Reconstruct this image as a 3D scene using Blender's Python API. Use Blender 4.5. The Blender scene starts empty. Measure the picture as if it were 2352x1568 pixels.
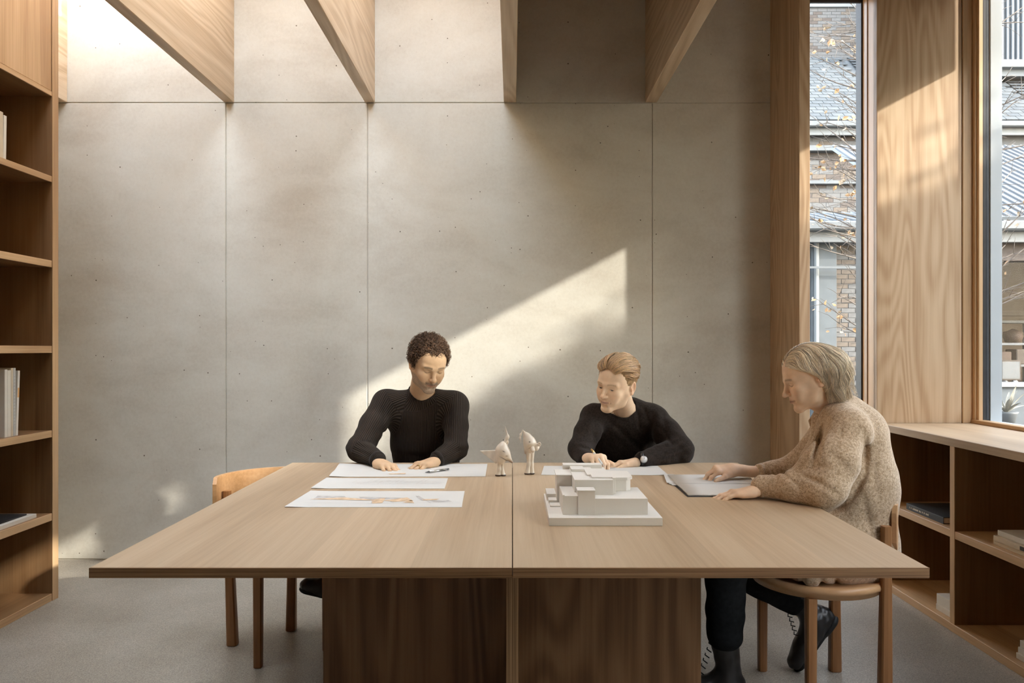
import bpy, bmesh, math, random
import numpy as np
from mathutils import Vector, Matrix

# ------------------------------------------------------------------ camera, sky, sun, exposure
scene = bpy.context.scene
COL = scene.collection
FPX = 1760.0            # focal length in pixels of the 2352 px wide frame
EYE = 1.26              # camera height
cam_data = bpy.data.cameras.new('camera')
cam_data.sensor_width = 36.0
cam_data.lens = FPX / 2352.0 * 36.0
cam_data.shift_x = -1.0 / 2352.0
cam_data.shift_y = 16.0 / 2352.0
cam_data.clip_start = 0.05
camera = bpy.data.objects.new('camera', cam_data)
COL.objects.link(camera)
camera.location = (0, 0, EYE)
camera.rotation_euler = (math.radians(90), 0, 0)
scene.camera = camera

SUN_TO = Vector((-1.876, 1.0, -0.99)).normalized()      # direction the sunlight travels
world = bpy.data.worlds.new('sky')
scene.world = world
world.use_nodes = True
wn = world.node_tree
for n in list(wn.nodes):
    wn.nodes.remove(n)
wo = wn.nodes.new('ShaderNodeOutputWorld')
bg = wn.nodes.new('ShaderNodeBackground')
sky = wn.nodes.new('ShaderNodeTexSky')
sky.sky_type = 'NISHITA'
sky.sun_disc = False
sky.sun_elevation = math.radians(25)
sky.sun_rotation = math.atan2(1.876, -1.0)
sky.dust_density = 2.0
mixw = wn.nodes.new('ShaderNodeMix')
mixw.data_type = 'RGBA'
mixw.inputs[0].default_value = 0.56
hsv = wn.nodes.new('ShaderNodeVectorMath')
hsv.operation = 'SCALE'
hsv.inputs['Scale'].default_value = 0.28
wn.links.new(sky.outputs[0], hsv.inputs[0])
wn.links.new(hsv.outputs[0], mixw.inputs[6])
mixw.inputs[7].default_value = (1.0, 0.98, 0.95, 1)      # thin bright haze over the blue
wn.links.new(mixw.outputs[2], bg.inputs[0])
bg.inputs[1].default_value = 5.5
wn.links.new(bg.outputs[0], wo.inputs[0])

sun_data = bpy.data.lights.new('sun', 'SUN')
sun_data.energy = 5.2
sun_data.angle = math.radians(0.9)
sun_data.color = (1.0, 0.91, 0.79)
sun = bpy.data.objects.new('sun', sun_data)
COL.objects.link(sun)
sun.rotation_euler = SUN_TO.to_track_quat('-Z', 'Y').to_euler()
sun.location = (8, -4, 8)

scene.view_settings.view_transform = 'Standard'
scene.view_settings.look = 'None'
scene.view_settings.exposure = 1.2
scene.view_settings.gamma = 1.0
scene.view_settings.use_curve_mapping = False
scene.cycles.max_bounces = 10
scene.cycles.diffuse_bounces = 6
scene.cycles.glossy_bounces = 4
scene.cycles.transparent_max_bounces = 16
scene.cycles.sample_clamp_indirect = 6.0
scene.cycles.caustics_reflective = False
scene.cycles.caustics_refractive = False

def P(px, py, d):
    """a pixel of the photograph and a distance from the lens -> a place in the room"""
    return Vector(((px - 1177.0) * d / FPX, d, EYE - (py - 800.0) * d / FPX))

# ------------------------------------------------------------------ materials
def new_mat(name, rough=0.5, spec=0.5):
    m = bpy.data.materials.new(name)
    m.use_nodes = True
    b = m.node_tree.nodes['Principled BSDF']
    b.inputs['Roughness'].default_value = rough
    b.inputs['Specular IOR Level'].default_value = spec
    return m, m.node_tree, b

def node(nt, typ, **kw):
    n = nt.nodes.new(typ)
    for k, v in kw.items():
        if k.startswith('i_'):
            key = k[2:]
            key = int(key) if key.isdigit() else key.replace('_', ' ')
            n.inputs[key].default_value = v
        else:
            setattr(n, k, v)
    return n

def ramp(nt, stops):
    r = nt.nodes.new('ShaderNodeValToRGB')
    e = r.color_ramp.elements
    while len(e) < len(stops):
        e.new(0.5)
    for i, (p, c) in enumerate(stops):
        e[i].position = p
        e[i].color = (*c, 1)
    return r

def bump(nt, b, src, strength, dist):
    bp = node(nt, 'ShaderNodeBump', i_Strength=strength, i_Distance=dist)
    nt.links.new(src, bp.inputs['Height'])
    nt.links.new(bp.outputs[0], b.inputs['Normal'])
    return bp

def wood(name, light, mid, dark, axis='Z', rough=0.42, cathedral=1.0, plank=0.0, spec=0.4, ringw=0.22):
    """oak whose grain runs along one object axis"""
    m, nt, b = new_mat(name, rough, spec)
    L = nt.links.new
    tc = node(nt, 'ShaderNodeTexCoord')
    oi = node(nt, 'ShaderNodeObjectInfo')
    mul = node(nt, 'ShaderNodeVectorMath', operation='SCALE')
    cmb = node(nt, 'ShaderNodeCombineXYZ')
    L(oi.outputs['Random'], cmb.inputs[0]); L(oi.outputs['Random'], cmb.inputs[1]); L(oi.outputs['Random'], cmb.inputs[2])
    L(cmb.outputs[0], mul.inputs[0]); mul.inputs['Scale'].default_value = 37.0
    add = node(nt, 'ShaderNodeVectorMath', operation='ADD')
    L(tc.outputs['Object'], add.inputs[0]); L(mul.outputs[0], add.inputs[1])
    def stretched(along, across):
        s = [across] * 3
        s['XYZ'.index(axis)] = along
        mp = node(nt, 'ShaderNodeMapping')
        mp.inputs['Scale'].default_value = s
        L(add.outputs[0], mp.inputs[0])
        return mp.outputs[0]
    big = node(nt, 'ShaderNodeTexNoise', i_Scale=1.0, i_Detail=2.0, i_Roughness=0.45, i_Distortion=0.3)
    L(stretched(0.42, 3.4), big.inputs['Vector'])
    rings = node(nt, 'ShaderNodeMath', operation='MULTIPLY'); rings.inputs[1].default_value = 15.0 * cathedral
    L(big.outputs['Fac'], rings.inputs[0])
    fr = node(nt, 'ShaderNodeMath', operation='SINE'); L(rings.outputs[0], fr.inputs[0])
    mr = node(nt, 'ShaderNodeMapRange'); mr.inputs[1].default_value = -1; mr.inputs[2].default_value = 1
    L(fr.outputs[0], mr.inputs[0])
    fine = node(nt, 'ShaderNodeTexNoise', i_Scale=1.0, i_Detail=3.0, i_Roughness=0.6)
    L(stretched(2.2, 85.0), fine.inputs['Vector'])
    med = node(nt, 'ShaderNodeTexNoise', i_Scale=1.0, i_Detail=2.0)
    L(stretched(0.5, 13.0), med.inputs['Vector'])
    def wsum(pairs):
        out = None
        for s, w in pairs:
            k = node(nt, 'ShaderNodeMath', operation='MULTIPLY'); k.inputs[1].default_value = w
            L(s, k.inputs[0])
            if out is None:
                out = k.outputs[0]
            else:
                a = node(nt, 'ShaderNodeMath', operation='ADD'); L(out, a.inputs[0]); L(k.outputs[0], a.inputs[1])
                out = a.outputs[0]
        return out
    tot = wsum([(mr.outputs[0], ringw), (fine.outputs['Fac'], 0.53 - ringw / 2), (med.outputs['Fac'], 0.47 - ringw / 2)])
    cr = ramp(nt, [(0.32, dark), (0.5, mid), (0.68, light)])
    L(tot, cr.inputs[0])
    out = cr.outputs[0]
    if plank:
        # slightly different tone for each strip of veneer
        sp = node(nt, 'ShaderNodeSeparateXYZ'); L(tc.outputs['Object'], sp.inputs[0])
        ax = {'Z': 0, 'Y': 0, 'X': 1}[axis]
        q = node(nt, 'ShaderNodeMath', operation='DIVIDE'); q.inputs[1].default_value = plank
        L(sp.outputs[ax], q.inputs[0])
        fl = node(nt, 'ShaderNodeMath', operation='FLOOR'); L(q.outputs[0], fl.inputs[0])
        wn_ = node(nt, 'ShaderNodeTexWhiteNoise', noise_dimensions='1D'); L(fl.outputs[0], wn_.inputs['W'])
        mr2 = node(nt, 'ShaderNodeMapRange'); mr2.inputs[3].default_value = 0.86; mr2.inputs[4].default_value = 1.10
        L(wn_.outputs[0], mr2.inputs[0])
        sc = node(nt, 'ShaderNodeVectorMath', operation='SCALE'); L(out, sc.inputs[0]); L(mr2.outputs[0], sc.inputs['Scale'])
        out = sc.outputs[0]
    L(out, b.inputs['Base Color'])
    bump(nt, b, fine.outputs['Fac'], 0.12, 0.001)
    return m

OAK = ((0.66, 0.44, 0.25), (0.56, 0.36, 0.19), (0.42, 0.25, 0.125))
TOPC = ((0.57, 0.43, 0.285), (0.50, 0.362, 0.23), (0.405, 0.28, 0.168))
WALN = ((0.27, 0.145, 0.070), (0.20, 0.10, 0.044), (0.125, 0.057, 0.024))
M = {}
for ax in 'XYZ':
    M['oak' + ax] = wood('oak_' + ax.lower(), *OAK, axis=ax)
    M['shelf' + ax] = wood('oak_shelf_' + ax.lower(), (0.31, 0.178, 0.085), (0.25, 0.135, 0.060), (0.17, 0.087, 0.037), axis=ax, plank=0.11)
M['top'] = wood('oak_table_top', *TOPC, axis='Y', rough=0.42, plank=0.26, spec=0.35)
M['panelZ'] = wood('oak_panel', (0.63, 0.46, 0.30), (0.55, 0.38, 0.235), (0.44, 0.28, 0.158), axis='Z', cathedral=9.0, ringw=0.20)
M['beam'] = wood('beam_timber', (0.68, 0.54, 0.385), (0.60, 0.455, 0.305), (0.49, 0.35, 0.215), axis='Y', cathedral=6.0, ringw=0.22)
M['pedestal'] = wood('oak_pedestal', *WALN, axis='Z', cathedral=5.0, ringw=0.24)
M['chair'] = wood('oak_chair', (0.36, 0.175, 0.072), (0.29, 0.132, 0.050), (0.20, 0.085, 0.030), axis='Z', rough=0.35)
M['chairX'] = wood('oak_chair_bent', (0.62, 0.38, 0.20), (0.54, 0.31, 0.15), (0.42, 0.23, 0.10), axis='X', rough=0.35)

def ply():
    m, nt, b = new_mat('plywood_edge', 0.55)
    L = nt.links.new
    tc = node(nt, 'ShaderNodeTexCoord')
    mp = node(nt, 'ShaderNodeMapping'); mp.inputs['Scale'].default_value = (1.5, 1.5, 330)
    L(tc.outputs['Object'], mp.inputs[0])
    n = node(nt, 'ShaderNodeTexNoise', i_Scale=1.0, i_Detail=3.0, i_Roughness=0.7); L(mp.outputs[0], n.inputs['Vector'])
    cr = ramp(nt, [(0.35, (0.13, 0.065, 0.03)), (0.5, (0.30, 0.165, 0.08)), (0.68, (0.42, 0.26, 0.14))])
    L(n.outputs['Fac'], cr.inputs[0]); L(cr.outputs[0], b.inputs['Base Color'])
    bump(nt, b, n.outputs['Fac'], 0.3, 0.0015)
    return m
M['ply'] = ply()

def ply_v():
    m, nt, b = new_mat('plywood_edge_upright', 0.55)
    L = nt.links.new
    tc = node(nt, 'ShaderNodeTexCoord')
    mp = node(nt, 'ShaderNodeMapping'); mp.inputs['Scale'].default_value = (330, 1.5, 1.5)
    L(tc.outputs['Object'], mp.inputs[0])
    n = node(nt, 'ShaderNodeTexNoise', i_Scale=1.0, i_Detail=3.0, i_Roughness=0.7); L(mp.outputs[0], n.inputs['Vector'])
    cr = ramp(nt, [(0.35, (0.17, 0.09, 0.045)), (0.5, (0.36, 0.22, 0.115)), (0.68, (0.52, 0.34, 0.19))])
    L(n.outputs['Fac'], cr.inputs[0]); L(cr.outputs[0], b.inputs['Base Color'])
    return m
M['plyV'] = ply_v()

def concrete():
    m, nt, b = new_mat('cast_concrete', 0.72, 0.25)
    L = nt.links.new
    g = node(nt, 'ShaderNodeNewGeometry')
    pos = g.outputs['Position']
    def noise(scale, detail=3.0, rough=0.55, sx=(1, 1, 1), dist=0.0):
        mp = node(nt, 'ShaderNodeMapping'); mp.inputs['Scale'].default_value = sx
        L(pos, mp.inputs[0])
        n = node(nt, 'ShaderNodeTexNoise', i_Scale=scale, i_Detail=detail, i_Roughness=rough, i_Distortion=dist)
        L(mp.outputs[0], n.inputs['Vector'])
        return n.outputs['Fac']
    cloud = noise(1.3, 4, 0.6, (1, 1, 1.5), 0.6)
    streak = noise(4.0, 4, 0.65, (0.7, 1, 1.6))
    fine = noise(55.0, 4, 0.7)
    def mulv(a, k):
        q = node(nt, 'ShaderNodeMath', operation='MULTIPLY'); q.inputs[1].default_value = k; L(a, q.inputs[0]); return q.outputs[0]
    def addv(a, c):
        q = node(nt, 'ShaderNodeMath', operation='ADD'); L(a, q.inputs[0]); L(c, q.inputs[1]); return q.outputs[0]
    t = addv(addv(mulv(cloud, 0.56), mulv(streak, 0.22)), mulv(fine, 0.22))
    cr = ramp(nt, [(0.36, (0.545, 0.505, 0.43)), (0.5, (0.635, 0.605, 0.53)), (0.64, (0.695, 0.675, 0.605))])
    L(t, cr.inputs[0])
    # air holes left by the casting
    vo = node(nt, 'ShaderNodeTexVoronoi', i_Scale=21.0, i_Randomness=1.0); L(pos, vo.inputs['Vector'])
    sepc = node(nt, 'ShaderNodeSeparateColor'); L(vo.outputs['Color'], sepc.inputs[0])
    sz = node(nt, 'ShaderNodeMapRange'); sz.inputs[1].default_value = 0.55; sz.inputs[2].default_value = 1.0
    sz.inputs[3].default_value = 0.0; sz.inputs[4].default_value = 0.095
    L(sepc.outputs[0], sz.inputs[0])
    lt = node(nt, 'ShaderNodeMath', operation='LESS_THAN'); L(vo.outputs['Distance'], lt.inputs[0]); L(sz.outputs[0], lt.inputs[1])
    mx = node(nt, 'ShaderNodeMix', data_type='RGBA'); L(lt.outputs[0], mx.inputs[0]); L(cr.outputs[0], mx.inputs[6])
    mx.inputs[7].default_value = (0.16, 0.13, 0.10, 1)
    # fine rusty speckle
    vo2 = node(nt, 'ShaderNodeTexVoronoi', i_Scale=70.0); L(pos, vo2.inputs['Vector'])
    lt2 = node(nt, 'ShaderNodeMath', operation='LESS_THAN'); L(vo2.outputs['Distance'], lt2.inputs[0]); lt2.inputs[1].default_value = 0.10
    q = mulv(lt2.outputs[0], 0.3)
    mx2 = node(nt, 'ShaderNodeMix', data_type='RGBA'); L(q, mx2.inputs[0]); L(mx.outputs[2], mx2.inputs[6])
    mx2.inputs[7].default_value = (0.22, 0.16, 0.11, 1)
    L(mx2.outputs[2], b.inputs['Base Color'])
    inv = node(nt, 'ShaderNodeMath', operation='SUBTRACT'); L(mulv(t, 0.3), inv.inputs[0]); L(lt.outputs[0], inv.inputs[1])
    bump(nt, b, inv.outputs[0], 0.25, 0.003)
    return m
M['concrete'] = concrete()

def floor_mat():
    m, nt, b = new_mat('polished_screed', 0.38, 0.4)
    L = nt.links.new
    g = node(nt, 'ShaderNodeNewGeometry')
    n1 = node(nt, 'ShaderNodeTexNoise', i_Scale=1.6, i_Detail=3.0); L(g.outputs['Position'], n1.inputs['Vector'])
    n2 = node(nt, 'ShaderNodeTexNoise', i_Scale=210.0, i_Detail=2.0, i_Roughness=0.8); L(g.outputs['Position'], n2.inputs['Vector'])
    a = node(nt, 'ShaderNodeMix', data_type='FLOAT', i_0=0.62); L(n1.outputs['Fac'], a.inputs[2]); L(n2.outputs['Fac'], a.inputs[3])
    cr = ramp(nt, [(0.36, (0.21, 0.177, 0.135)), (0.5, (0.355, 0.317, 0.26)), (0.64, (0.49, 0.45, 0.385))])
    L(a.outputs[0], cr.inputs[0])
    vs_ = node(nt, 'ShaderNodeTexVoronoi', i_Scale=230.0); L(g.outputs['Position'], vs_.inputs['Vector'])
    sc_ = node(nt, 'ShaderNodeSeparateColor'); L(vs_.outputs['Color'], sc_.inputs[0])
    mv = node(nt, 'ShaderNodeMapRange'); mv.inputs[3].default_value = 0.74; mv.inputs[4].default_value = 1.10; L(sc_.outputs[0], mv.inputs[0])
    sv = node(nt, 'ShaderNodeVectorMath', operation='SCALE'); L(cr.outputs[0], sv.inputs[0]); L(mv.outputs[0], sv.inputs['Scale'])
    L(sv.outputs[0], b.inputs['Base Color'])
    return m
M['floor'] = floor_mat()

def flat(name, col, rough=0.6, spec=0.4, var=0.0, scale=8.0, metallic=0.0, bumpy=0.0):
    m, nt, b = new_mat(name, rough, spec)
    b.inputs['Metallic'].default_value = metallic
    tc = node(nt, 'ShaderNodeTexCoord')
    n = node(nt, 'ShaderNodeTexNoise', i_Scale=scale, i_Detail=3.0)
    nt.links.new(tc.outputs['Object'], n.inputs['Vector'])
    c0 = tuple(max(0, c * (1 - var)) for c in col)
    c1 = tuple(min(1, c * (1 + var)) for c in col)
    cr = ramp(nt, [(0.3, c0), (0.7, c1)])
    nt.links.new(n.outputs['Fac'], cr.inputs[0])
    nt.links.new(cr.outputs[0], b.inputs['Base Color'])
    if bumpy:
        bump(nt, b, n.outputs['Fac'], bumpy, 0.002)
    return m

M['plaster'] = flat('white_plaster', (0.66, 0.63, 0.58), 0.8, 0.2, 0.03, 3)
M['white_paint'] = flat('white_paint', (0.72, 0.74, 0.75), 0.5, 0.4, 0.02, 5)
M['reveal'] = flat('pale_grey_reveal', (0.40, 0.42, 0.43), 0.6, 0.3, 0.02, 5)
M['gasket'] = flat('dark_gasket', (0.05, 0.048, 0.05), 0.5, 0.3, 0.1, 20)
M['card'] = flat('white_card', (0.75, 0.72, 0.67), 0.7, 0.2, 0.015, 12)
M['paper'] = flat('drawing_paper', (0.64, 0.63, 0.60), 0.75, 0.15, 0.02, 6)
M['paper_edge'] = flat('book_pages', (0.74, 0.66, 0.54), 0.8, 0.15, 0.10, 60)
M['ink'] = flat('pencil_line', (0.46, 0.44, 0.42), 0.8, 0.1, 0.15, 30)
M['ochre'] = flat('ochre_crayon', (0.66, 0.49, 0.33), 0.8, 0.1, 0.25, 40)
M['greywash'] = flat('grey_wash', (0.50, 0.48, 0.46), 0.8, 0.1, 0.2, 40)
M['black_cover'] = flat('black_cloth_cover', (0.03, 0.03, 0.032), 0.55, 0.4, 0.15, 60)
M['white_cover'] = flat('white_book_cover', (0.72, 0.68, 0.61), 0.6, 0.3, 0.04, 20)
M['cream_cover'] = flat('cream_book_cover', (0.62, 0.53, 0.40), 0.6, 0.3, 0.06, 20)
M['grey_cover'] = flat('grey_book_cover', (0.50, 0.50, 0.49), 0.6, 0.3, 0.06, 20)
M['orange_cover'] = flat('orange_label', (0.72, 0.40, 0.16), 0.6, 0.3, 0.06, 20)
M['metal'] = flat('brushed_metal', (0.55, 0.53, 0.50), 0.3, 0.5, 0.1, 40, metallic=1.0)
M['brass'] = flat('brass', (0.62, 0.42, 0.18), 0.3, 0.5, 0.1, 40, metallic=1.0)
M['dial'] = flat('watch_dial', (0.75, 0.76, 0.76), 0.3, 0.5, 0.05, 200)
M['black_leather'] = flat('black_leather', (0.014, 0.013, 0.013), 0.35, 0.5, 0.3, 30, bumpy=0.3)
M['rubber'] = flat('black_rubber', (0.012, 0.012, 0.012), 0.6, 0.3, 0.2, 30)
M['trouser'] = flat('black_trouser_cloth', (0.011, 0.012, 0.013), 0.9, 0.1, 0.3, 60)
M['front'] = flat('oak_lined_front_wall', (0.22, 0.15, 0.095), 0.7, 0.2, 0.05, 2)
M['ceiling'] = flat('oak_ceiling', (0.52, 0.34, 0.19), 0.6, 0.3, 0.08, 2)

def glass_mat(name, tint, gloss=0.016):
    m, nt, b = new_mat(name)
    nt.nodes.remove(b)
    tr = node(nt, 'ShaderNodeBsdfTransparent'); tr.inputs[0].default_value = (*tint, 1)
    gl = node(nt, 'ShaderNodeBsdfGlossy'); gl.inputs['Roughness'].default_value = 0.02
    gl.inputs[0].default_value = (1, 1, 1, 1)
    lwf = node(nt, 'ShaderNodeLayerWeight', i_Blend=0.5)
    lwp = node(nt, 'ShaderNodeMath', operation='POWER'); lwp.inputs[1].default_value = 5.0
    nt.links.new(lwf.outputs['Facing'], lwp.inputs[0])
    lw = node(nt, 'ShaderNodeMapRange'); lw.inputs[3].default_value = gloss; lw.inputs[4].default_value = 0.9
    nt.links.new(lwp.outputs[0], lw.inputs[0])
    mx = node(nt, 'ShaderNodeMixShader')
    nt.links.new(lw.outputs[0], mx.inputs[0]); nt.links.new(tr.outputs[0], mx.inputs[1]); nt.links.new(gl.outputs[0], mx.inputs[2])
    nt.links.new(mx.outputs[0], nt.nodes['Material Output'].inputs[0])
    return m
M['glass'] = glass_mat('window_glass', (0.76, 0.78, 0.79))
M['farglass'] = glass_mat('far_window_glass', (0.90, 0.90, 0.90), 0.004)
M['skyglass'] = glass_mat('rooflight_glass', (0.93, 0.95, 0.95))

# ------------------------------------------------------------------ object helpers
def world_loc(o):
    v = Vector((0, 0, 0))
    while o is not None:
        v += o.location
        o = o.parent
    return v

def link(name, me, mat, parent=None, loc=(0, 0, 0), local=False, smooth=False):
    o = bpy.data.objects.new(name, me)
    COL.objects.link(o)
    if mat is not None:
        for mm in (mat if isinstance(mat, (list, tuple)) else [mat]):
            me.materials.append(mm)
    if smooth:
        me.polygons.foreach_set('use_smooth', [True] * len(me.polygons))
    if parent is not None:
        o.parent = parent
        o.location = Vector(loc) if local else Vector(loc) - world_loc(parent)
    else:
        o.location = loc
    return o

def tag(o, label=None, cat=None, group=None, kind=None):
    if label: o['label'] = label
    if cat: o['category'] = cat
    if group: o['group'] = group
    if kind: o['kind'] = kind
    return o

def empty(name, loc, rz=0.0, label=None, cat=None, group=None, kind=None):
    o = bpy.data.objects.new(name, None)
    o.empty_display_size = 0.05
    COL.objects.link(o)
    o.location = loc
    o.rotation_euler = (0, 0, rz)
    return tag(o, label, cat, group, kind)

def raw_mesh(name, verts, faces):
    me = bpy.data.meshes.new(name)
    me.from_pydata([tuple(v) for v in verts], [], faces)
    me.update()
    return me

def bm_mesh(name, bm):
    bmesh.ops.recalc_face_normals(bm, faces=bm.faces)
    me = bpy.data.meshes.new(name)
    bm.to_mesh(me)
    bm.free()
    return me

def box(name, x0, x1, y0, y1, z0, z1, mat, parent=None, bev=0.0015, seg=1, kind=None, local=False):
    """one board: origin in its middle, edges eased"""
    sx, sy, sz = x1 - x0, y1 - y0, z1 - z0
    bm = bmesh.new()
    bmesh.ops.create_cube(bm, size=1.0)
    bmesh.ops.scale(bm, vec=(sx, sy, sz), verts=bm.verts)
    if bev:
        w = min(bev, 0.3 * min(sx, sy, sz))
        bmesh.ops.bevel(bm, geom=list(bm.edges), offset=w, segments=seg, affect='EDGES', profile=0.5)
    me = bm_mesh(name, bm)
    o = link(name, me, mat, parent, ((x0 + x1) / 2, (y0 + y1) / 2, (z0 + z1) / 2), local)
    if kind: o['kind'] = kind
    return o

def prism(name, pts, z0, z1, mat, parent=None, bev=0.0):
    """vertical extrusion of a plan outline"""
    cx = sum(p[0] for p in pts) / len(pts); cy = sum(p[1] for p in pts) / len(pts); cz = (z0 + z1) / 2
    bm = bmesh.new()
    lo = [bm.verts.new((p[0] - cx, p[1] - cy, z0 - cz)) for p in pts]
    hi = [bm.verts.new((p[0] - cx, p[1] - cy, z1 - cz)) for p in pts]
    n = len(pts)
    bm.faces.new(lo[::-1]); bm.faces.new(hi)
    for i in range(n):
        bm.faces.new((lo[i], lo[(i + 1) % n], hi[(i + 1) % n], hi[i]))
    if bev:
        bmesh.ops.bevel(bm, geom=list(bm.edges), offset=bev, segments=1, affect='EDGES')
    return link(name, bm_mesh(name, bm), mat, parent, (cx, cy, cz))

def tubes_mesh(name, pts, rad, sides=5, cols=None, closed_ends=True):
    """pts (S,N,3), rad (S,N): many tubes in one mesh"""
    pts = np.asarray(pts, float); rad = np.asarray(rad, float)
    S, N, _ = pts.shape
    t = np.gradient(pts, axis=1)
    t /= np.linalg.norm(t, axis=2, keepdims=True) + 1e-9
    a = np.zeros_like(t)
    seed = np.where(np.abs(t[:, 0, 2:3]) > 0.8, np.array([[1.0, 0.1, 0.0]]), np.array([[0.0, 0.1, 1.0]]))
    v0 = np.cross(t[:, 0], seed); a[:, 0] = v0 / (np.linalg.norm(v0, axis=1, keepdims=True) + 1e-9)
    for i_ in range(1, N):
        v0 = a[:, i_ - 1] - t[:, i_] * (a[:, i_ - 1] * t[:, i_]).sum(1, keepdims=True)
        a[:, i_] = v0 / (np.linalg.norm(v0, axis=1, keepdims=True) + 1e-9)
    b = np.cross(t, a)
    ang = np.linspace(0, 2 * np.pi, sides, endpoint=False)
    ring = a[:, :, None, :] * np.cos(ang)[None, None, :, None] + b[:, :, None, :] * np.sin(ang)[None, None, :, None]
    v = pts[:, :, None, :] + ring * rad[:, :, None, None]
    idx = np.arange(S * N * sides).reshape(S, N, sides)
    i0 = idx[:, :-1, :]; i1 = idx[:, 1:, :]
    q = np.stack([i0, np.roll(i0, -1, 2), np.roll(i1, -1, 2), i1], axis=-1).reshape(-1, 4)
    me = quads_mesh(name, v.reshape(-1, 3), q)
    if cols is not None:
        c = np.repeat(np.asarray(cols, float).reshape(S, -1, 3), (N * sides) // np.asarray(cols).reshape(S, -1, 3).shape[1], axis=1).reshape(-1, 3)
        set_col(me, c)
    return me

def quads_mesh(name, v, q):
    me = bpy.data.meshes.new(name)
    v = np.asarray(v, np.float32); q = np.asarray(q, np.int32)
    me.vertices.add(len(v)); me.vertices.foreach_set('co', v.ravel())
    me.loops.add(q.size); me.loops.foreach_set('vertex_index', q.ravel())
    me.polygons.add(len(q))
    me.polygons.foreach_set('loop_start', np.arange(0, q.size, 4, dtype=np.int32))
    me.polygons.foreach_set('loop_total', np.full(len(q), 4, np.int32))
    me.polygons.foreach_set('use_smooth', np.ones(len(q), bool))
    me.update(calc_edges=True)
    me.validate()
    return me

def set_col(me, c, name='Col'):
    at = me.color_attributes.new(name, 'FLOAT_COLOR', 'POINT')
    c = np.asarray(c, np.float32)
    rgba = np.concatenate([c, np.ones((len(c), 1), np.float32)], 1)
    at.data.foreach_set('color', rgba.ravel())

def set_float(me, f, name):
    at = me.attributes.new(name, 'FLOAT', 'POINT')
    at.data.foreach_set('value', np.asarray(f, np.float32))

def sweep(name, path, rad, mat, parent=None, sides=10, smooth=True, loc=None):
    """single tube with end caps along a path"""
    path = [Vector(p) for p in path]
    c = Vector(loc) if loc is not None else sum(path, Vector()) / len(path)
    if not hasattr(rad, '__len__'):
        rad = [rad] * len(path)
    bm = bmesh.new(); rings = []
    for i, p in enumerate(path):
        t = (path[min(i + 1, len(path) - 1)] - path[max(i - 1, 0)]).normalized()
        up = Vector((0, 0, 1)) if abs(t.z) < 0.9 else Vector((0, 1, 0))
        a = t.cross(up).normalized(); b2 = t.cross(a)
        rings.append([bm.verts.new(p - c + (a * math.cos(k * 2 * math.pi / sides) + b2 * math.sin(k * 2 * math.pi / sides)) * rad[i]) for k in range(sides)])
    for r0, r1 in zip(rings, rings[1:]):
        for k in range(sides):
            bm.faces.new((r0[k], r0[(k + 1) % sides], r1[(k + 1) % sides], r1[k]))
    bm.faces.new(rings[0][::-1]); bm.faces.new(rings[-1])
    return link(name, bm_mesh(name, bm), mat, parent, c, smooth=smooth)
# ------------------------------------------------------------------ the room
WY = 4.56                      # concrete wall face
XL, XR = -2.72, 2.455          # side walls
ZC = 3.70                      # underside of the roof
# floor
box('floor', XL - 0.2, 2.6, -1.4, WY + 0.2, -0.12, 0.0, M['floor'], bev=0, kind='structure')

# concrete wall cast in panels, joints recessed between them
wall = box('wall_back', XL - 0.2, 1.60, WY + 0.007, WY + 0.22, 0.0, 3.95, M['concrete'], bev=0, kind='structure')
g = 0.0020
zj = 2.722
low = [(XL - 0.1, -1.705), (-1.705, -0.862), (-0.862, 0.832), (0.832, 1.60)]
upp = [(XL - 0.1, -1.70), (-1.70, -0.85), (-0.85, -0.015), (-0.015, 0.83), (0.83, 1.60)]
for a, c in low:
    box('panel', a + g, c - g, WY, WY + 0.03, 0.008, zj - g, M['concrete'], wall, bev=0.003)
for a, c in upp:
    box('panel', a + g, c - g, WY, WY + 0.03, zj + g, 3.95, M['concrete'], wall, bev=0.003)

# side and rear walls
box('wall_left', XL - 0.15, XL, -1.3, WY, 0, 3.9, M['plaster'], bev=0, kind='structure')
box('wall_front', XL - 0.15, 2.6, -1.4, -1.3, 0, 3.9, M['front'], bev=0, kind='structure')

# right wall: low plinth, piers and head around two big openings
wr = box('wall_right', XR, 2.58, -1.3, 4.30, 0.0, 0.86, M['oakY'], bev=0, kind='structure')
box('pier', XR, 2.58, 2.19, 2.66, 0.86, 3.25, M['oakZ'], wr, bev=0)
box('pier', XR, 2.58, -1.3, -1.0, 0.86, 3.25, M['oakZ'], wr, bev=0)
box('lintel', XR, 2.58, -1.3, 4.30, 3.25, 3.95, M['oakY'], wr, bev=0)
# unseen box added outside over the openings, it cuts the sun off at the top
sh = box('sun_cutoff_box', 2.62, 2.80, -1.2, 3.86, 2.97, 3.5, M['white_paint'], bev=0.004)
tag(sh, 'added white box outside over the right hand window, cutting off the sun', 'housing')
box('bracket', 2.58, 2.62, 0.8, 3.7, 3.1, 3.4, M['white_paint'], sh, bev=0)

# timber bay between the concrete and the big window
bay = box('trim_1', 1.534, 1.592, 4.10, WY + 0.22, 0.0, 3.95, M['panelZ'], bev=0.002, kind='structure')
tr2 = box('trim_2', 1.945, 2.398, 4.09, 4.13, 0.86, 3.95, M['panelZ'], bev=0.002, kind='structure')
box('trim_3', 2.401, 2.452, 4.085, 4.13, 0.86, 3.95, M['oakZ'], bev=0.003, kind='structure')
box('wall_bay', 1.965, 2.58, 4.135, 4.30, 0.0, 3.95, M['oakZ'], bev=0, kind='structure')
box('trim_4', 1.592, 1.945, 4.12, 4.30, 3.205, 3.95, M['oakX'], bev=0.002, kind='structure')
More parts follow.
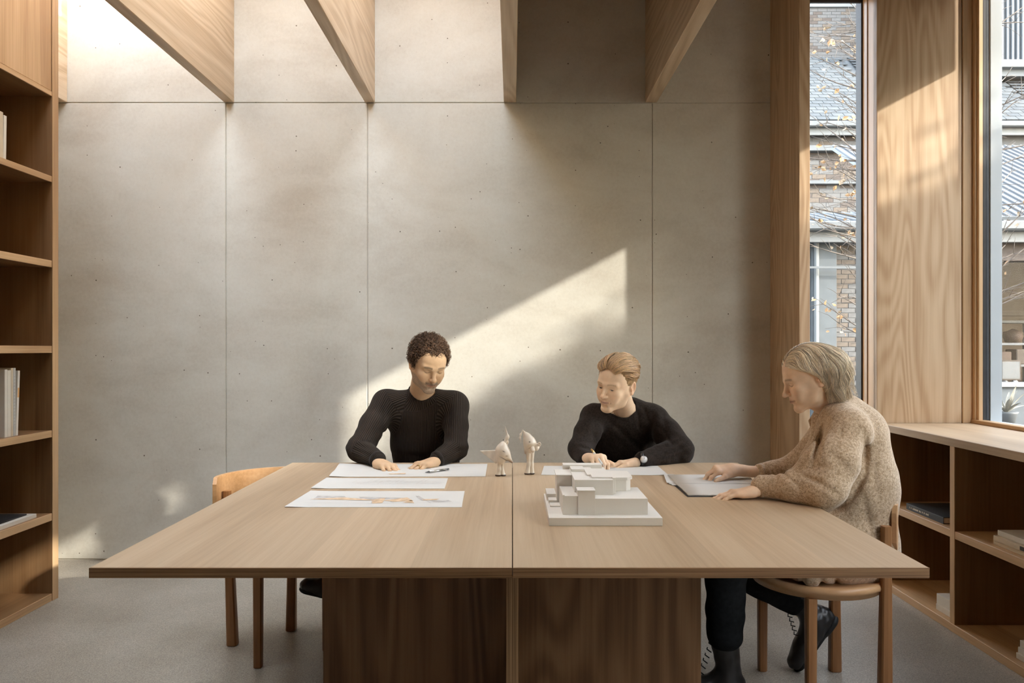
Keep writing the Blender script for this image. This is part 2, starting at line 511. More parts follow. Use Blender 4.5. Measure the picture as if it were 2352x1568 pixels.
# narrow window: frame stiles with grooves, gasket, glass
w1 = empty('window_1', (1.77, 4.28, 0.0), kind='structure')
for y0, y1, dx in ((4.092, 4.130, 0.0), (4.134, 4.200, 0.004), (4.204, 4.235, 0.0), (4.239, 4.268, 0.006)):
    box('window_frame', 1.945 + dx, 1.968, y0, y1, 0.0, 3.95, M['oakZ'], w1, bev=0.001)
box('gasket', 1.943, 1.968, 4.270, 4.285, 0.0, 3.2, M['gasket'], w1, bev=0)
box('gasket', 1.592, 1.945, 4.268, 4.285, 3.188, 3.205, M['gasket'], w1, bev=0)
box('window_frame', 1.592, 1.612, 4.25, 4.30, 0.0, 3.2, M['oakZ'], w1, bev=0.001)
box('window_frame', 1.592, 1.945, 4.25, 4.30, 0.0, 0.06, M['oakX'], w1, bev=0.001)
box('window_glass', 1.60, 1.955, 4.274, 4.280, 0.05, 3.2, M['glass'], w1, bev=0)
box('window_frame', 1.945, 1.968, 4.285, 4.34, 0.0, 3.3, M['gasket'], w1, bev=0.001)
# big window in the right wall
w2 = empty('window_2', (2.50, 3.3, 0.86), kind='structure')
box('window_frame', 2.452, 2.482, 4.062, 4.09, 0.88, 3.25, M['oakZ'], w2, bev=0.002)
box('window_frame', 2.462, 2.484, 4.045, 4.062, 0.88, 3.25, M['oakZ'], w2, bev=0.002)
box('gasket', 2.486, 2.522, 4.05, 4.09, 0.88, 3.25, M['gasket'], w2, bev=0.003)
box('window_reveal', 2.524, 2.585, 4.045, 4.09, 0.84, 3.25, M['reveal'], w2, bev=0.001)
box('window_sill', 2.445, 2.50, 2.66, 4.088, 0.862, 0.882, M['oakY'], w2, bev=0.002)
box('window_sill', 2.50, 2.62, 2.66, 4.088, 0.845, 0.868, M['white_paint'], w2, bev=0.002)
box('window_glass', 2.502, 2.508, 2.66, 4.05, 0.87, 3.25, M['glass'], w2, bev=0)
w3 = empty('window_3', (2.50, 1.5, 0.86), kind='structure')
box('window_glass', 2.502, 2.508, -1.0, 2.19, 0.87, 3.25, M['glass'], w3, bev=0)
box('window_sill', 2.445, 2.62, -1.0, 2.19, 0.862, 0.882, M['oakY'], w3, bev=0.002)

# roof: solid to the right and the front, glazed over the left bays
GX = -0.02; GY0 = 1.6; GY1 = 4.0
ceil = box('ceiling', GX, 2.7, -1.4, WY + 0.22, ZC, ZC + 0.14, M['ceiling'], bev=0, kind='structure')
box('ceiling_deck', XL - 0.2, GX, -1.4, GY0, ZC, ZC + 0.14, M['ceiling'], ceil, bev=0)
box('ceiling_deck', -1.715, GX, GY1, WY + 0.22, ZC, ZC + 0.14, M['ceiling'], ceil, bev=0)
box('ceiling_deck', XL - 0.2, -1.715, 4.40, WY + 0.22, ZC, ZC + 0.14, M['ceiling'], ceil, bev=0)
sk = empty('window_4', (-1.4, 3.0, ZC), kind='structure')
for a, c in ((XL - 0.1, -1.72), (-1.66, -0.88), (-0.82, -0.02)):
    box('rooflight_glass', a, c, GY0, 4.40 if a < -2 else GY1, ZC + 0.03, ZC + 0.036, M['skyglass'], sk, bev=0)

# deep roof beams
beams = [(-2.72, -2.648), (-1.715, -1.655), (-0.878, -0.818), (-0.052, 0.023), (0.790, 0.860)]
for i, (a, c) in enumerate(beams):
    who = ['leftmost roof beam, half hidden behind the tall bookcase', 'second roof beam from the left, beside the white sunlit corner',
           'third roof beam from the left, the last to show its right side', 'middle roof beam seen edge on from below',
           'rightmost roof beam, the only one showing its left side'][i]
    y1 = WY
    z1 = ZC if i >= 3 else ZC - 0.002 + (0.05 if i == 2 else 0.0)
    bo = box('roof_beam', a, c, -1.3, y1 - 0.001, 2.722, z1, M['beam'], bev=0.003)
    tag(bo, 'pale timber ' + who, 'beam', 'roof beams')

# ------------------------------------------------------------------ tall bookcase on the left
bc = empty('bookcase', (-2.47, 2.6, 0.0), label='tall oak bookcase on the left wall, open shelves under a closed cupboard', cat='bookcase')
FX = -2.30
BY0 = 1.6
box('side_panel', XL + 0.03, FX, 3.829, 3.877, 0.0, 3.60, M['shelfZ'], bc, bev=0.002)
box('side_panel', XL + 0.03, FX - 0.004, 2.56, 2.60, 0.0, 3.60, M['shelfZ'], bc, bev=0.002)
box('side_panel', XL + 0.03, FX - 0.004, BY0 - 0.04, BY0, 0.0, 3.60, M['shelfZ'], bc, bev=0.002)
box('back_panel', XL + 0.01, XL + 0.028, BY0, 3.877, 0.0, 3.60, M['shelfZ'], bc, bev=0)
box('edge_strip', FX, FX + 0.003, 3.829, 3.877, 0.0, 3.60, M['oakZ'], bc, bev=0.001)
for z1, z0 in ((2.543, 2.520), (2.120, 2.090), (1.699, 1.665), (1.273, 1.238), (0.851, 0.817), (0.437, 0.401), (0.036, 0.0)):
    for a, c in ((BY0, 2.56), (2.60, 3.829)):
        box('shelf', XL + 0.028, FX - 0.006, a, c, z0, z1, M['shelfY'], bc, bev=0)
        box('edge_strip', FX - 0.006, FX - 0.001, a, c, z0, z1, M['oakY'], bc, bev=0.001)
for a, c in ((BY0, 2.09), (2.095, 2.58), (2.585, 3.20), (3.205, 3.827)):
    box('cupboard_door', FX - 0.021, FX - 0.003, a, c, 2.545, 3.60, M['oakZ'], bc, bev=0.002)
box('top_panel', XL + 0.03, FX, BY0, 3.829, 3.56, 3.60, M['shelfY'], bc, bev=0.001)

# ------------------------------------------------------------------ low bookcase on the right
lb = empty('low_bookcase', (2.2, 3.2, 0.0), label='low open oak bookcase under the big window on the right', cat='bookcase')
CX = 1.956
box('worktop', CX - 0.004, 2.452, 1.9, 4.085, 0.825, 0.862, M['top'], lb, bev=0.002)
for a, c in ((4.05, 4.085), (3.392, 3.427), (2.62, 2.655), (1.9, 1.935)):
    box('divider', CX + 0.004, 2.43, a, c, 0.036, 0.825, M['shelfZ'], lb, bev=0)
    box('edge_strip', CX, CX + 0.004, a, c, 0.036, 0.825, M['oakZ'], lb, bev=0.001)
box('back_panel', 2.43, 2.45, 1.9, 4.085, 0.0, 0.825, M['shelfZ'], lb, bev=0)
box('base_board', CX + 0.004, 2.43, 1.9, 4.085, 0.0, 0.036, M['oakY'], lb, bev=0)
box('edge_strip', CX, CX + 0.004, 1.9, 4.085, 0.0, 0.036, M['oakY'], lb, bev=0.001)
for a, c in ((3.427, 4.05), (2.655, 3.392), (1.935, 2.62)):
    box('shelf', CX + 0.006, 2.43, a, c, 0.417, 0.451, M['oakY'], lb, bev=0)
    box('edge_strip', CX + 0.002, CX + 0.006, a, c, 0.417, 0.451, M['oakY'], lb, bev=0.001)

# ------------------------------------------------------------------ books
def book_flat(x0, x1, y0, y1, z0, z1, cover, label, group=None, spine='x0', cat='book', pages='paper_edge'):
    t = 0.003
    r = empty('book', ((x0 + x1) / 2, (y0 + y1) / 2, z0), label=label, cat=cat, group=group)
    box('back_cover', x0, x1, y0, y1, z0, z0 + t, M[cover], r, bev=0.0006)
    box('front_cover', x0, x1, y0, y1, z1 - t, z1, M[cover], r, bev=0.0006)
    if spine == 'x0':
        box('spine', x0, x0 + t, y0, y1, z0 + t, z1 - t, M[cover], r, bev=0.0004)
        box('pages', x0 + t, x1 - 0.004, y0 + 0.003, y1 - 0.003, z0 + t, z1 - t, M[pages], r, bev=0)
    elif spine == 'x1':
        box('spine', x1 - t, x1, y0, y1, z0 + t, z1 - t, M[cover], r, bev=0.0004)
        box('pages', x0 + 0.004, x1 - t, y0 + 0.003, y1 - 0.003, z0 + t, z1 - t, M[pages], r, bev=0)
    return r

def book_up(y0, y1, z0, h, depth, xf, cover, label, group, lean=0.0):
    """standing book with its spine to the room (+X)"""
    r = empty('book', (xf, (y0 + y1) / 2, z0), label=label, cat='book', group=group)
    t = 0.0025
    box('cover', xf - depth, xf - t, y0, y0 + t, z0, z0 + h, M[cover], r, bev=0.0005)
    box('cover', xf - depth, xf - t, y1 - t, y1, z0, z0 + h, M[cover], r, bev=0.0005)
    box('spine', xf - t, xf, y0, y1, z0, z0 + h, M[cover], r, bev=0.0008)
    box('pages', xf - depth + 0.003, xf - t, y0 + t, y1 - t, z0 + 0.003, z0 + h - 0.004, M['paper_edge'], r, bev=0)
    r.rotation_euler = (lean, 0, 0)
    return r

# upper row
y = 3.535
for w, h, c, l in ((0.020, 0.212, 'white_cover', 'white book, last of the row on the upper shelf'),
                   (0.026, 0.222, 'cream_cover', 'cream book second from the end on the upper shelf'),
                   (0.022, 0.224, 'cream_cover', 'cream book at the picture edge on the upper shelf'),
                   (0.025, 0.220, 'white_cover', 'white book before the cream ones on the upper shelf')):
    book_up(y - w, y - 0.001, 2.120, h, 0.19, FX - 0.035, c, l, 'books on the upper shelf', lean=-0.02 if w == 0.020 else 0)
    y -= w
# middle row
y = 3.612
for w, h, c, l in ((0.016, 0.305, 'white_cover', 'slim white book with orange label at the end of the middle row'),
                   (0.018, 0.318, 'grey_cover', 'pale grey lettered book second from the end of the middle row'),
                   (0.017, 0.318, 'cream_cover', 'cream book third from the end of the middle row'),
                   (0.024, 0.308, 'white_cover', 'wide white book fourth from the end of the middle row'),
                   (0.020, 0.312, 'white_cover', 'white book at the picture edge in the middle row')):
    bk = book_up(y - w, y - 0.001, 0.851, h, 0.24, FX - 0.03, c, l, 'books on the middle shelf', lean=-0.05 if w == 0.016 else 0)
    if w == 0.016:
        box('orange_label', FX - 0.0302, FX - 0.0290, y - w + 0.002, y - 0.004, 1.03, 1.075, M['orange_cover'], bk, bev=0)
        tag(bk.children[-1], 'orange label on the spine')
    if c == 'grey_cover':
        for k in range(16):
            box('letter', FX - 0.0302, FX - 0.0293, y - w + 0.005, y - 0.007, 0.90 + k * 0.015, 0.906 + k * 0.015, M['ink'], bk, bev=0)
    y -= w
# flat pair near the floor
book_flat(FX - 0.30, FX - 0.02, 3.36, 3.735, 0.437, 0.455, 'white_cover', 'large white magazine lying on the lower left shelf under a black one', 'flat books, lower left', 'x1', pages='paper')
book_flat(FX - 0.31, FX - 0.045, 3.35, 3.70, 0.4555, 0.462, 'black_cover', 'thin black book lying on the white magazine at lower left', 'flat books, lower left', 'x1')
book_flat(FX - 0.25, FX - 0.02, 3.15, 3.445, 0.037, 0.075, 'white_cover', 'white book lying on the bottom board of the left bookcase', None, 'x1')

# right: black book with white spine lettering
bb = book_flat(1.985, 2.30, 3.53, 3.862, 0.4515, 0.482, 'black_cover', 'big black book with white spine lettering on the middle shelf', None, 'x0')
random.seed(4)
yy = 3.83
while yy > 3.66:
    w = random.choice((0.004, 0.006, 0.007))
    box('letter', 1.9838, 1.9850, yy - w, yy, 0.462, 0.462 + random.choice((0.006, 0.008)), M['white_cover'], bb, bev=0)
    yy -= w + (0.010 if random.random() < 0.2 else 0.0025)
book_flat(1.99, 2.26, 3.432, 3.60, 0.037, 0.064, 'white_cover', 'white book under another on the base board beside the divider', 'pale books by the divider', 'x0')
book_flat(1.992, 2.26, 3.432, 3.598, 0.0645, 0.112, 'white_cover', 'thick white book on top of the pair beside the divider', 'pale books by the divider', 'x0')
for k, (z0, z1, c, dx, l) in enumerate(((0.4515, 0.468, 'cream_cover', 0.0, 'bottom cream book of three on the right middle shelf'),
                                     (0.4685, 0.490, 'cream_cover', -0.003, 'middle cream book with a dark spine picture on the right shelf'),
                                     (0.4905, 0.512, 'white_cover', 0.012, 'top pale book of three on the right middle shelf'))):
    b3 = book_flat(1.99 + dx, 2.30, 2.86 + 0.01 * k, 3.17 - 0.004 * k, z0, z1, c, l, 'flat books, right middle shelf', 'x0')
    if k == 1:
        box('spine_picture', 1.99 + dx - 0.0008, 1.99 + dx + 0.001, 2.88, 3.0, z0 + 0.003, z1 - 0.003, M['black_cover'], b3, bev=0)
    if k == 2:
        for q in range(9):
            box('letter', 1.99 + dx - 0.0008, 1.99 + dx + 0.001, 2.97 - 0.009 * q, 2.975 - 0.009 * q, z0 + 0.006, z0 + 0.013, M['ink'], b3, bev=0)
for k, (z0, z1, l) in enumerate(((0.037, 0.060, 'lowest white book at the bottom right edge'), (0.0605, 0.084, 'second white book from below at the bottom right edge'), (0.0845, 0.112, 'uppermost white book at the bottom right edge'))):
    book_flat(1.992 + 0.004 * k, 2.28, 2.78, 3.03 - 0.005 * k, z0, z1, 'white_cover', l, 'flat books, bottom right', 'x0')

# ------------------------------------------------------------------ the big table
tb = empty('work_table', (0, 2.6, 0.0), label='large square oak work table of two halves with plywood edges', cat='table')
TF, TB, TZ = 1.82, 3.492, 0.74
def table_half(xa, xb, xc, xd):
    # front-left, front-right, back-right, back-left
    prism('tabletop', [(xa, TF + 0.001), (xb, TF + 0.001), (xc, TB), (xd, TB)], TZ - 0.022, TZ, M['top'], tb, bev=0.001)
table_half(-1.004, -0.0012, -0.0012, -1.004)
table_half(0.0012, 0.989, 1.025, 0.0012)
for a, c in ((-1.005, -0.0012), (0.0012, 0.990)):
    box('edge_band', a, c, TF - 0.002, TF + 0.002, TZ - 0.0245, TZ - 0.0008, M['ply'], tb, bev=0)
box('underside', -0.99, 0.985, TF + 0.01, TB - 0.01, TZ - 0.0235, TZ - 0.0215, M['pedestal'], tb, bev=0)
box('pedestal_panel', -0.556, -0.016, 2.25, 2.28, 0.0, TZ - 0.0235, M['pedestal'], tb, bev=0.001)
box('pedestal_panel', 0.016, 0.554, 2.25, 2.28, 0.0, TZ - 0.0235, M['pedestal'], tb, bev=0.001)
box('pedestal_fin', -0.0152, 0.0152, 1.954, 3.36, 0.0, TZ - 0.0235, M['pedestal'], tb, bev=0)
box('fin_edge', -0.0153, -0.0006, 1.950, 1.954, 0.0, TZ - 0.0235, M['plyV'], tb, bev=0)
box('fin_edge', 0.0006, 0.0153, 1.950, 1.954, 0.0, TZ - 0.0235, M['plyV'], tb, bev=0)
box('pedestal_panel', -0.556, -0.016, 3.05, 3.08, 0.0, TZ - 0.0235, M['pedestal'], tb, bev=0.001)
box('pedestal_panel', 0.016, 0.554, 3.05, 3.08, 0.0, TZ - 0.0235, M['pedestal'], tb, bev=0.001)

# ------------------------------------------------------------------ chairs
def chair(name, legs_front, legs_back, centre, rear_ang, label, seat_r=0.235, back=True, half_deg=60, group='round seat chairs'):
    r = empty(name, (centre[0], centre[1], 0), label=label, cat='chair' if back else 'stool', group=group)
    # round seat with a soft rolled rim
    bm = bmesh.new(); N = 40
    prof = [(0.0, 0.452), (0.6, 0.450), (0.86, 0.453), (0.955, 0.457), (0.99, 0.452), (1.0, 0.443), (0.99, 0.434), (0.95, 0.430), (0.93, 0.414), (0.6, 0.414), (0.0, 0.414)]
    rings = []
    for q, z in prof:
        if q == 0.0:
            rings.append([bm.verts.new((0, 0, z))])
        else:
            rings.append([bm.verts.new((q * seat_r * math.cos(a), q * seat_r * math.sin(a), z)) for a in [2 * math.pi * k / N for k in range(N)]])
    for r0, r1 in zip(rings, rings[1:]):
        for k in range(N):
            k2 = (k + 1) % N
            if len(r0) == 1: bm.faces.new((r0[0], r1[k], r1[k2]))
            elif len(r1) == 1: bm.faces.new((r0[k], r1[0], r0[k2]))
            else: bm.faces.new((r0[k], r1[k], r1[k2], r0[k2]))
    link('seat', bm_mesh('seat', bm), M['chairX'], r, (centre[0], centre[1], 0), smooth=True)
    def leg(b, t, z1, w0, w1):
        bm = bmesh.new()
        for (px, py, z, w) in ((b[0], b[1], 0.0, w0), (t[0], t[1], z1, w1)):
            pass
        lo = []; hi = []
        n = 12
        for k in range(n):
            a = 2 * math.pi * k / n
            cx, sy = math.cos(a), math.sin(a)
            cx = math.copysign(abs(cx) ** 0.55, cx); sy = math.copysign(abs(sy) ** 0.55, sy)
            lo.append(bm.verts.new((b[0] - b[0] + cx * w0 * 0.5, sy * w0 * 0.5, 0)))
            hi.append(bm.verts.new((t[0] - b[0] + cx * w1 * 0.5, t[1] - b[1] + sy * w1 * 0.5, z1)))
        bm.faces.new(lo[::-1]); bm.faces.new(hi)
        for k in range(n):
            bm.faces.new((lo[k], lo[(k + 1) % n], hi[(k + 1) % n], hi[k]))
        bmesh.ops.bevel(bm, geom=[e for e in bm.edges if e.verts[0].co.z < 0.001 and e.verts[1].co.z < 0.001], offset=0.003, segments=2, affect='EDGES')
        link('leg', bm_mesh('leg', bm), M['chair'], r, (b[0], b[1], 0))
    for b in legs_front:
        leg(b, b, 0.416, 0.034, 0.038)
    ca, sa = math.cos(rear_ang), math.sin(rear_ang)
    for b in legs_back:
        d = Vector((b[0] - centre[0], b[1] - centre[1])).normalized()
        if back:
            t = (b[0] * 0.45 + (centre[0] + d.x * 0.250) * 0.55, b[1] * 0.45 + (centre[1] + d.y * 0.250) * 0.55)
            leg(b, t, 0.655, 0.046, 0.030)
        else:
            leg(b, b, 0.416, 0.034, 0.038)
    if back:
        bm = bmesh.new(); n = 26; half = math.radians(half_deg)
        R0, R1 = 0.252, 0.268
        vs = []
        for i in range(n + 1):
            a = -half + 2 * half * i / n
            # the ends of the rest are rounded a little
            e = 1.0 - 0.35 * max(0.0, (abs(a) / half - 0.9) / 0.1) ** 2
            zc, hh = 0.643, 0.078 * e
            row = []
            for rr in (R0, R1):
                for z in (zc - hh, zc + hh):
                    row.append(bm.verts.new((rr * math.cos(a + rear_ang), rr * math.sin(a + rear_ang), z)))
            vs.append(row)
        for r0, r1 in zip(vs, vs[1:]):
            bm.faces.new((r0[0], r1[0], r1[1], r0[1]))
            bm.faces.new((r0[2], r0[3], r1[3], r1[2]))
            bm.faces.new((r0[1], r1[1], r1[3], r0[3]))
            bm.faces.new((r0[0], r0[2], r1[2], r1[0]))
        bm.faces.new((vs[0][0], vs[0][1], vs[0][3], vs[0][2])); bm.faces.new((vs[-1][0], vs[-1][2], vs[-1][3], vs[-1][1]))
        bmesh.ops.bevel(bm, geom=[e for e in bm.edges if e.calc_face_angle(0) > 0.8], offset=0.003, segments=2, affect='EDGES')
        link('backrest', bm_mesh('backrest', bm), M['chairX'], r, (centre[0], centre[1], 0))
    return r

chair('chair', [(-1.005, 3.03), (-0.775, 3.20)], [(-1.19, 3.26), (-0.99, 3.43)], (-0.985, 3.24), math.atan2(0.75, -0.66),
      'empty oak chair with curved backrest at the left corner of the table')
chair('chair', [(0.978, 3.00), (1.012, 2.60)], [(1.262, 3.00), (1.270, 2.615)], (1.105, 2.79), math.radians(2),
      'oak chair under the woman in the speckled cardigan', seat_r=0.238, half_deg=40)
chair('stool', [(-0.58, 3.70), (-0.28, 3.70)], [(-0.58, 4.02), (-0.28, 4.02)], (-0.43, 3.86), math.radians(90),
      'oak stool hidden under the curly haired man', seat_r=0.20, back=False, group='stools behind the table')
chair('stool', [(0.37, 3.70), (0.69, 3.70)], [(0.37, 4.02), (0.69, 4.02)], (0.53, 3.86), math.radians(90),
      'oak stool hidden under the blond man', seat_r=0.20, back=False, group='stools behind the table')

# ------------------------------------------------------------------ drawings on the table
def sheet(name, pts, label, z=0.7405, lift=None, cat='paper', thick=0.0006, group=None):
    """a sheet as a fine grid so that it can curl; pts = front-left, front-right, back-right, back-left"""
    nx, ny = 36, 14
    c = Vector((sum(p[0] for p in pts) / 4, sum(p[1] for p in pts) / 4, z))
    V = []; F = []
    for side in (1, 0):
        for j in range(ny + 1):
            v = j / ny
            for i in range(nx + 1):
                u = i / nx
                x = (pts[0][0] * (1 - u) + pts[1][0] * u) * (1 - v) + (pts[3][0] * (1 - u) + pts[2][0] * u) * v
                yv = (pts[0][1] * (1 - u) + pts[1][1] * u) * (1 - v) + (pts[3][1] * (1 - u) + pts[2][1] * u) * v
                h = lift(u, v) if lift else 0.0
                V.append((x - c.x, yv - c.y, h + thick * side))
    K = (nx + 1) * (ny + 1)
    for j in range(ny):
        for i in range(nx):
            a = j * (nx + 1) + i
            F.append((a, a + 1, a + nx + 2, a + nx + 1))
            F.append((K + a, K + a + nx + 1, K + a + nx + 2, K + a + 1))
    edge = [j for j in range(nx + 1)] + [j * (nx + 1) + nx for j in range(1, ny + 1)] + [ny * (nx + 1) + i for i in range(nx - 1, -1, -1)] + [j * (nx + 1) for j in range(ny - 1, 0, -1)]
    for a, b2 in zip(edge, edge[1:] + edge[:1]):
        F.append((K + a, K + b2, b2, a))
    o = link(name, raw_mesh(name, V, F), M['paper'], None, c, smooth=False)
    return tag(o, label, cat, group)

def drawn(parent, polys, mat, z, name='drawing'):
    """flat print: thin patches lying on the sheet (world x, y)"""
    V = []; F = []
    c = world_loc(parent)
    for p in polys:
        s = len(V)
        V += [(a - c.x, b2 - c.y, z - c.z) for a, b2 in p]
        F.append(tuple(range(s, s + len(p))))
    return link(name, raw_mesh(name, V, F), M[mat], parent, c)

def stroke(a, b2, w=0.0012):
    a = Vector(a); b2 = Vector(b2)
    n = Vector((-(b2 - a).y, (b2 - a).x)).normalized() * w / 2
    return [tuple(a + n), tuple(a - n), tuple(b2 - n), tuple(b2 + n)]

def curl(u, v):
    return 0.004 * max(0, 1 - u * 12) * (0.5 + 0.5 * math.sin(v * 5)) + 0.0012 * (0.5 + 0.5 * math.sin(u * 9 + v * 2)) * max(0, 1 - 6 * v)
s1 = sheet('drawing_sheet', [(-0.746, 2.507), (-0.166, 2.507), (-0.174, 2.79), (-0.735, 2.79)],
           'long sheet with a coloured elevation drawing, nearest on the left half', lift=lambda u, v: 0.002 * max(0, 1 - u * 8), group='sheets before the curly haired man')
zz = 0.7418
def L1(px, py):          # a mark on the near sheet, read off the photograph at table height
    d = 0.5185 * FPX / (py - 800.0)
    return ((px - 1177) * d / FPX, d)
gp = [[L1(700, 1146), L1(716, 1138), L1(792, 1139), L1(795, 1143), L1(838, 1144), L1(880, 1146), L1(884, 1147)],
      [L1(824, 1141), L1(932, 1143), L1(930, 1146), L1(828, 1144)], [L1(955, 1139), L1(962, 1138), L1(980, 1149), L1(968, 1149)],
      [L1(985, 1149), L1(1030, 1148), L1(1038, 1151), L1(1000, 1153)]]
drawn(s1, gp, 'greywash', zz - 0.0002)
op = [[L1(706, 1146), L1(790, 1142), L1(855, 1147), L1(850, 1149)], [L1(853, 1147), L1(886, 1143), L1(878, 1155), L1(855, 1156)],
      [L1(880, 1149), L1(935, 1142), L1(950, 1150), L1(905, 1152)], [L1(925, 1154), L1(945, 1148), L1(952, 1155)], [L1(970, 1146), L1(1010, 1145), L1(1002, 1148), L1(972, 1149)]]
drawn(s1, op, 'ochre', zz)
lp = [stroke(L1(700, 1147), L1(860, 1149)), stroke(L1(700, 1147), L1(720, 1137)), stroke(L1(720, 1137), L1(792, 1138)), stroke(L1(852, 1156), L1(860, 1145)),
      stroke(L1(880, 1155), L1(935, 1155)), stroke(L1(935, 1155), L1(985, 1154)), stroke(L1(985, 1154), L1(1035, 1154)), stroke(L1(955, 1138), L1(990, 1155), 0.002),
      stroke(L1(825, 1140), L1(935, 1144)), stroke(L1(880, 1143), L1(905, 1155)), stroke(L1(700, 1154), L1(855, 1156))]
drawn(s1, lp, 'ink', zz + 0.0002)
s2 = sheet('drawing_sheet', [(-0.748, 2.843), (-0.252, 2.84), (-0.258, 3.07), (-0.745, 3.07)],
           'sheet with faint pencil sketches, middle one on the left half', lift=lambda u, v: 0.002 * max(0, 1 - u * 8), group='sheets before the curly haired man')
random.seed(11)
lp = []
x = -0.62
while x < -0.30:
    yy = 2.93 + random.uniform(0, 0.07)
    lp.append(stroke((x, yy), (x + random.uniform(0.03, 0.12), yy + random.uniform(-0.02, 0.02)), 0.001))
    if random.random() < 0.5: lp.append(stroke((x, yy), (x + 0.01, yy + random.uniform(0.02, 0.07)), 0.001))
    x += random.uniform(0.006, 0.02)
drawn(s2, lp, 'ink', zz)
s3 = sheet('drawing_sheet', [(-0.742, 3.10), (-0.110, 3.11), (-0.112, 3.45), (-0.775, 3.44)],
           'widest sheet under the hands of the curly haired man', lift=lambda u, v: 0.005 * max(0, 1 - u * 9) * (0.6 + 0.4 * math.sin(v * 9)), group='sheets before the curly haired man')
lp = [stroke(L1(889, 1088), L1(932, 1087.5)), stroke(L1(1040, 1071.5), L1(1060, 1070.5), 0.003), stroke(L1(1000, 1090), L1(1110, 1092)), stroke(L1(1020, 1079), L1(1100, 1084), 0.001),
      stroke(L1(800, 1080), L1(850, 1082), 0.001)]
drawn(s3, lp, 'ink', zz)
drawn(s3, [[L1(892, 1087.5), L1(932, 1086), L1(931, 1088.5), L1(895, 1089)]], 'ochre', zz + 0.0002)
s4 = sheet('drawing_sheet', [(0.118, 3.15), (0.638, 3.14), (0.640, 3.38), (0.140, 3.39)],
           'pale grey sheet before the blond man', lift=lambda u, v: 0.002 * max(0, u * 8 - 7), group='sheets before the blond man')
s5 = sheet('drawing_sheet', [(0.30, 3.385), (0.60, 3.385), (0.61, 3.475), (0.32, 3.475)], 'small sheet under the hands of the blond man', z=0.7425, group='sheets before the blond man')

# pencil lying on the widest sheet
pc = empty('pencil', (-0.33, 3.19, 0.743), label='metal propelling pencil lying beside the curly haired man\'s hands', cat='pencil')
a = Vector((-0.362, 3.175, 0.7465)); b_ = Vector((-0.272, 3.265, 0.7465)); dd = (b_ - a).normalized()
sweep('barrel', [a + dd * 0.022, a + dd * 0.105], 0.0042, M['metal'], pc)
sweep('tip', [a, a + dd * 0.022], [0.0006, 0.004], M['gasket'], pc)
sweep('cap', [a + dd * 0.105, a + dd * 0.128], 0.0036, M['gasket'], pc)
sweep('clip', [a + dd * 0.09 + Vector((0.006, -0.006, 0.002)), a + dd * 0.12 + Vector((0.006, -0.006, 0.002))], 0.0012, M['metal'], pc)

# open notebook before the woman
nb = empty('notebook', (0.77, 2.9, 0.7405), label='open blank notebook under the woman\'s near hand', cat='notebook')
def page(name, pts, z, bulge, n=14):
    V = []; F = []
    m = 4
    for i in range(n + 1):
        u = i / n
        for j in range(m + 1):
            v = j / m
            x = (pts[0][0] * (1 - v) + pts[1][0] * v) * (1 - u) + (pts[3][0] * (1 - v) + pts[2][0] * v) * u
            yv = (pts[0][1] * (1 - v) + pts[1][1] * v) * (1 - u) + (pts[3][1] * (1 - v) + pts[2][1] * v) * u
            V.append((x, yv, z + bulge * math.sin(math.pi * min(1, u * 1.0)) ** 0.8 * (1 - 0.3 * u)))
    K = len(V)
    V += [(a_, b2, z - 0.004) for a_, b2, c_ in V]
    for i in range(n):
        for j in range(m):
            a_ = i * (m + 1) + j
            F.append((a_, a_ + 1, a_ + m + 2, a_ + m + 1)); F.append((K + a_, K + a_ + m + 1, K + a_ + m + 2, K + a_ + 1))
    for i in range(n):
        for e in (0, m):
            a_ = i * (m + 1) + e; b2 = a_ + m + 1
            F.append((a_, b2, K + b2, K + a_))
    for j in range(m):
        F.append((j, K + j, K + j + 1, j + 1)); a_ = n * (m + 1) + j; F.append((a_, a_ + 1, K + a_ + 1, K + a_))
    o = link(name, raw_mesh(name, V, F), M['paper'], nb, (0, 0, 0), smooth=True)
page('page_block', [(0.622, 2.905), (0.92, 2.905), (0.865, 2.69), (0.618, 2.69)], 0.747, 0.004)
page('page_block', [(0.622, 2.907), (0.92, 2.907), (0.955, 3.12), (0.632, 3.12)], 0.747, 0.006)
prism('cover', [(0.612, 2.682), (0.868, 2.682), (0.925, 2.905), (0.958, 3.126), (0.624, 3.126), (0.614, 2.905)], 0.7402, 0.7422, M['gasket'], nb)
for k in range(3):
    prism('loose_leaf', [(0.604 - 0.006 * k, 2.90 + 0.02 * k), (0.63, 2.90 + 0.02 * k), (0.66, 3.13 + 0.004 * k), (0.626 - 0.003 * k, 3.135 + 0.004 * k)], 0.7424 + 0.0012 * k, 0.7432 + 0.0012 * k, M['paper'], nb)

# ------------------------------------------------------------------ architectural model
am = empty('architectural_model', (0.27, 2.4, 0.74), label='white card architectural model of a stepped building on the table', cat='model')
def mb(name, x0, x1, y0, y1, z0, z1):
    return box(name, x0, x1, y0, y1, z0, z1, M['card'], am, bev=0.0005)
mb('base', 0.107, 0.440, 2.245, 2.62, 0.7402, 0.764)
mb('podium', 0.2465, 0.404, 2.288, 2.475, 0.764, 0.812)
mb('front_wing', 0.150, 0.2465, 2.288, 2.50, 0.764, 0.820)
mb('parapet', 0.150, 0.156, 2.288, 2.42, 0.820, 0.8225)
mb('front_tower', 0.1955, 0.2462, 2.284, 2.335, 0.764, 0.8345)
mb('tower_cap', 0.1935, 0.2480, 2.282, 2.337, 0.8345, 0.8375)
mb('upper_box', 0.206, 0.243, 2.345, 2.375, 0.820, 0.8440)
mb('main_hall', 0.190, 0.309, 2.345, 2.60, 0.812, 0.858)
mb('roof_step', 0.192, 0.235, 2.50, 2.60, 0.858, 0.866)
mb('roof_step', 0.236, 0.262, 2.42, 2.60, 0.858, 0.862)
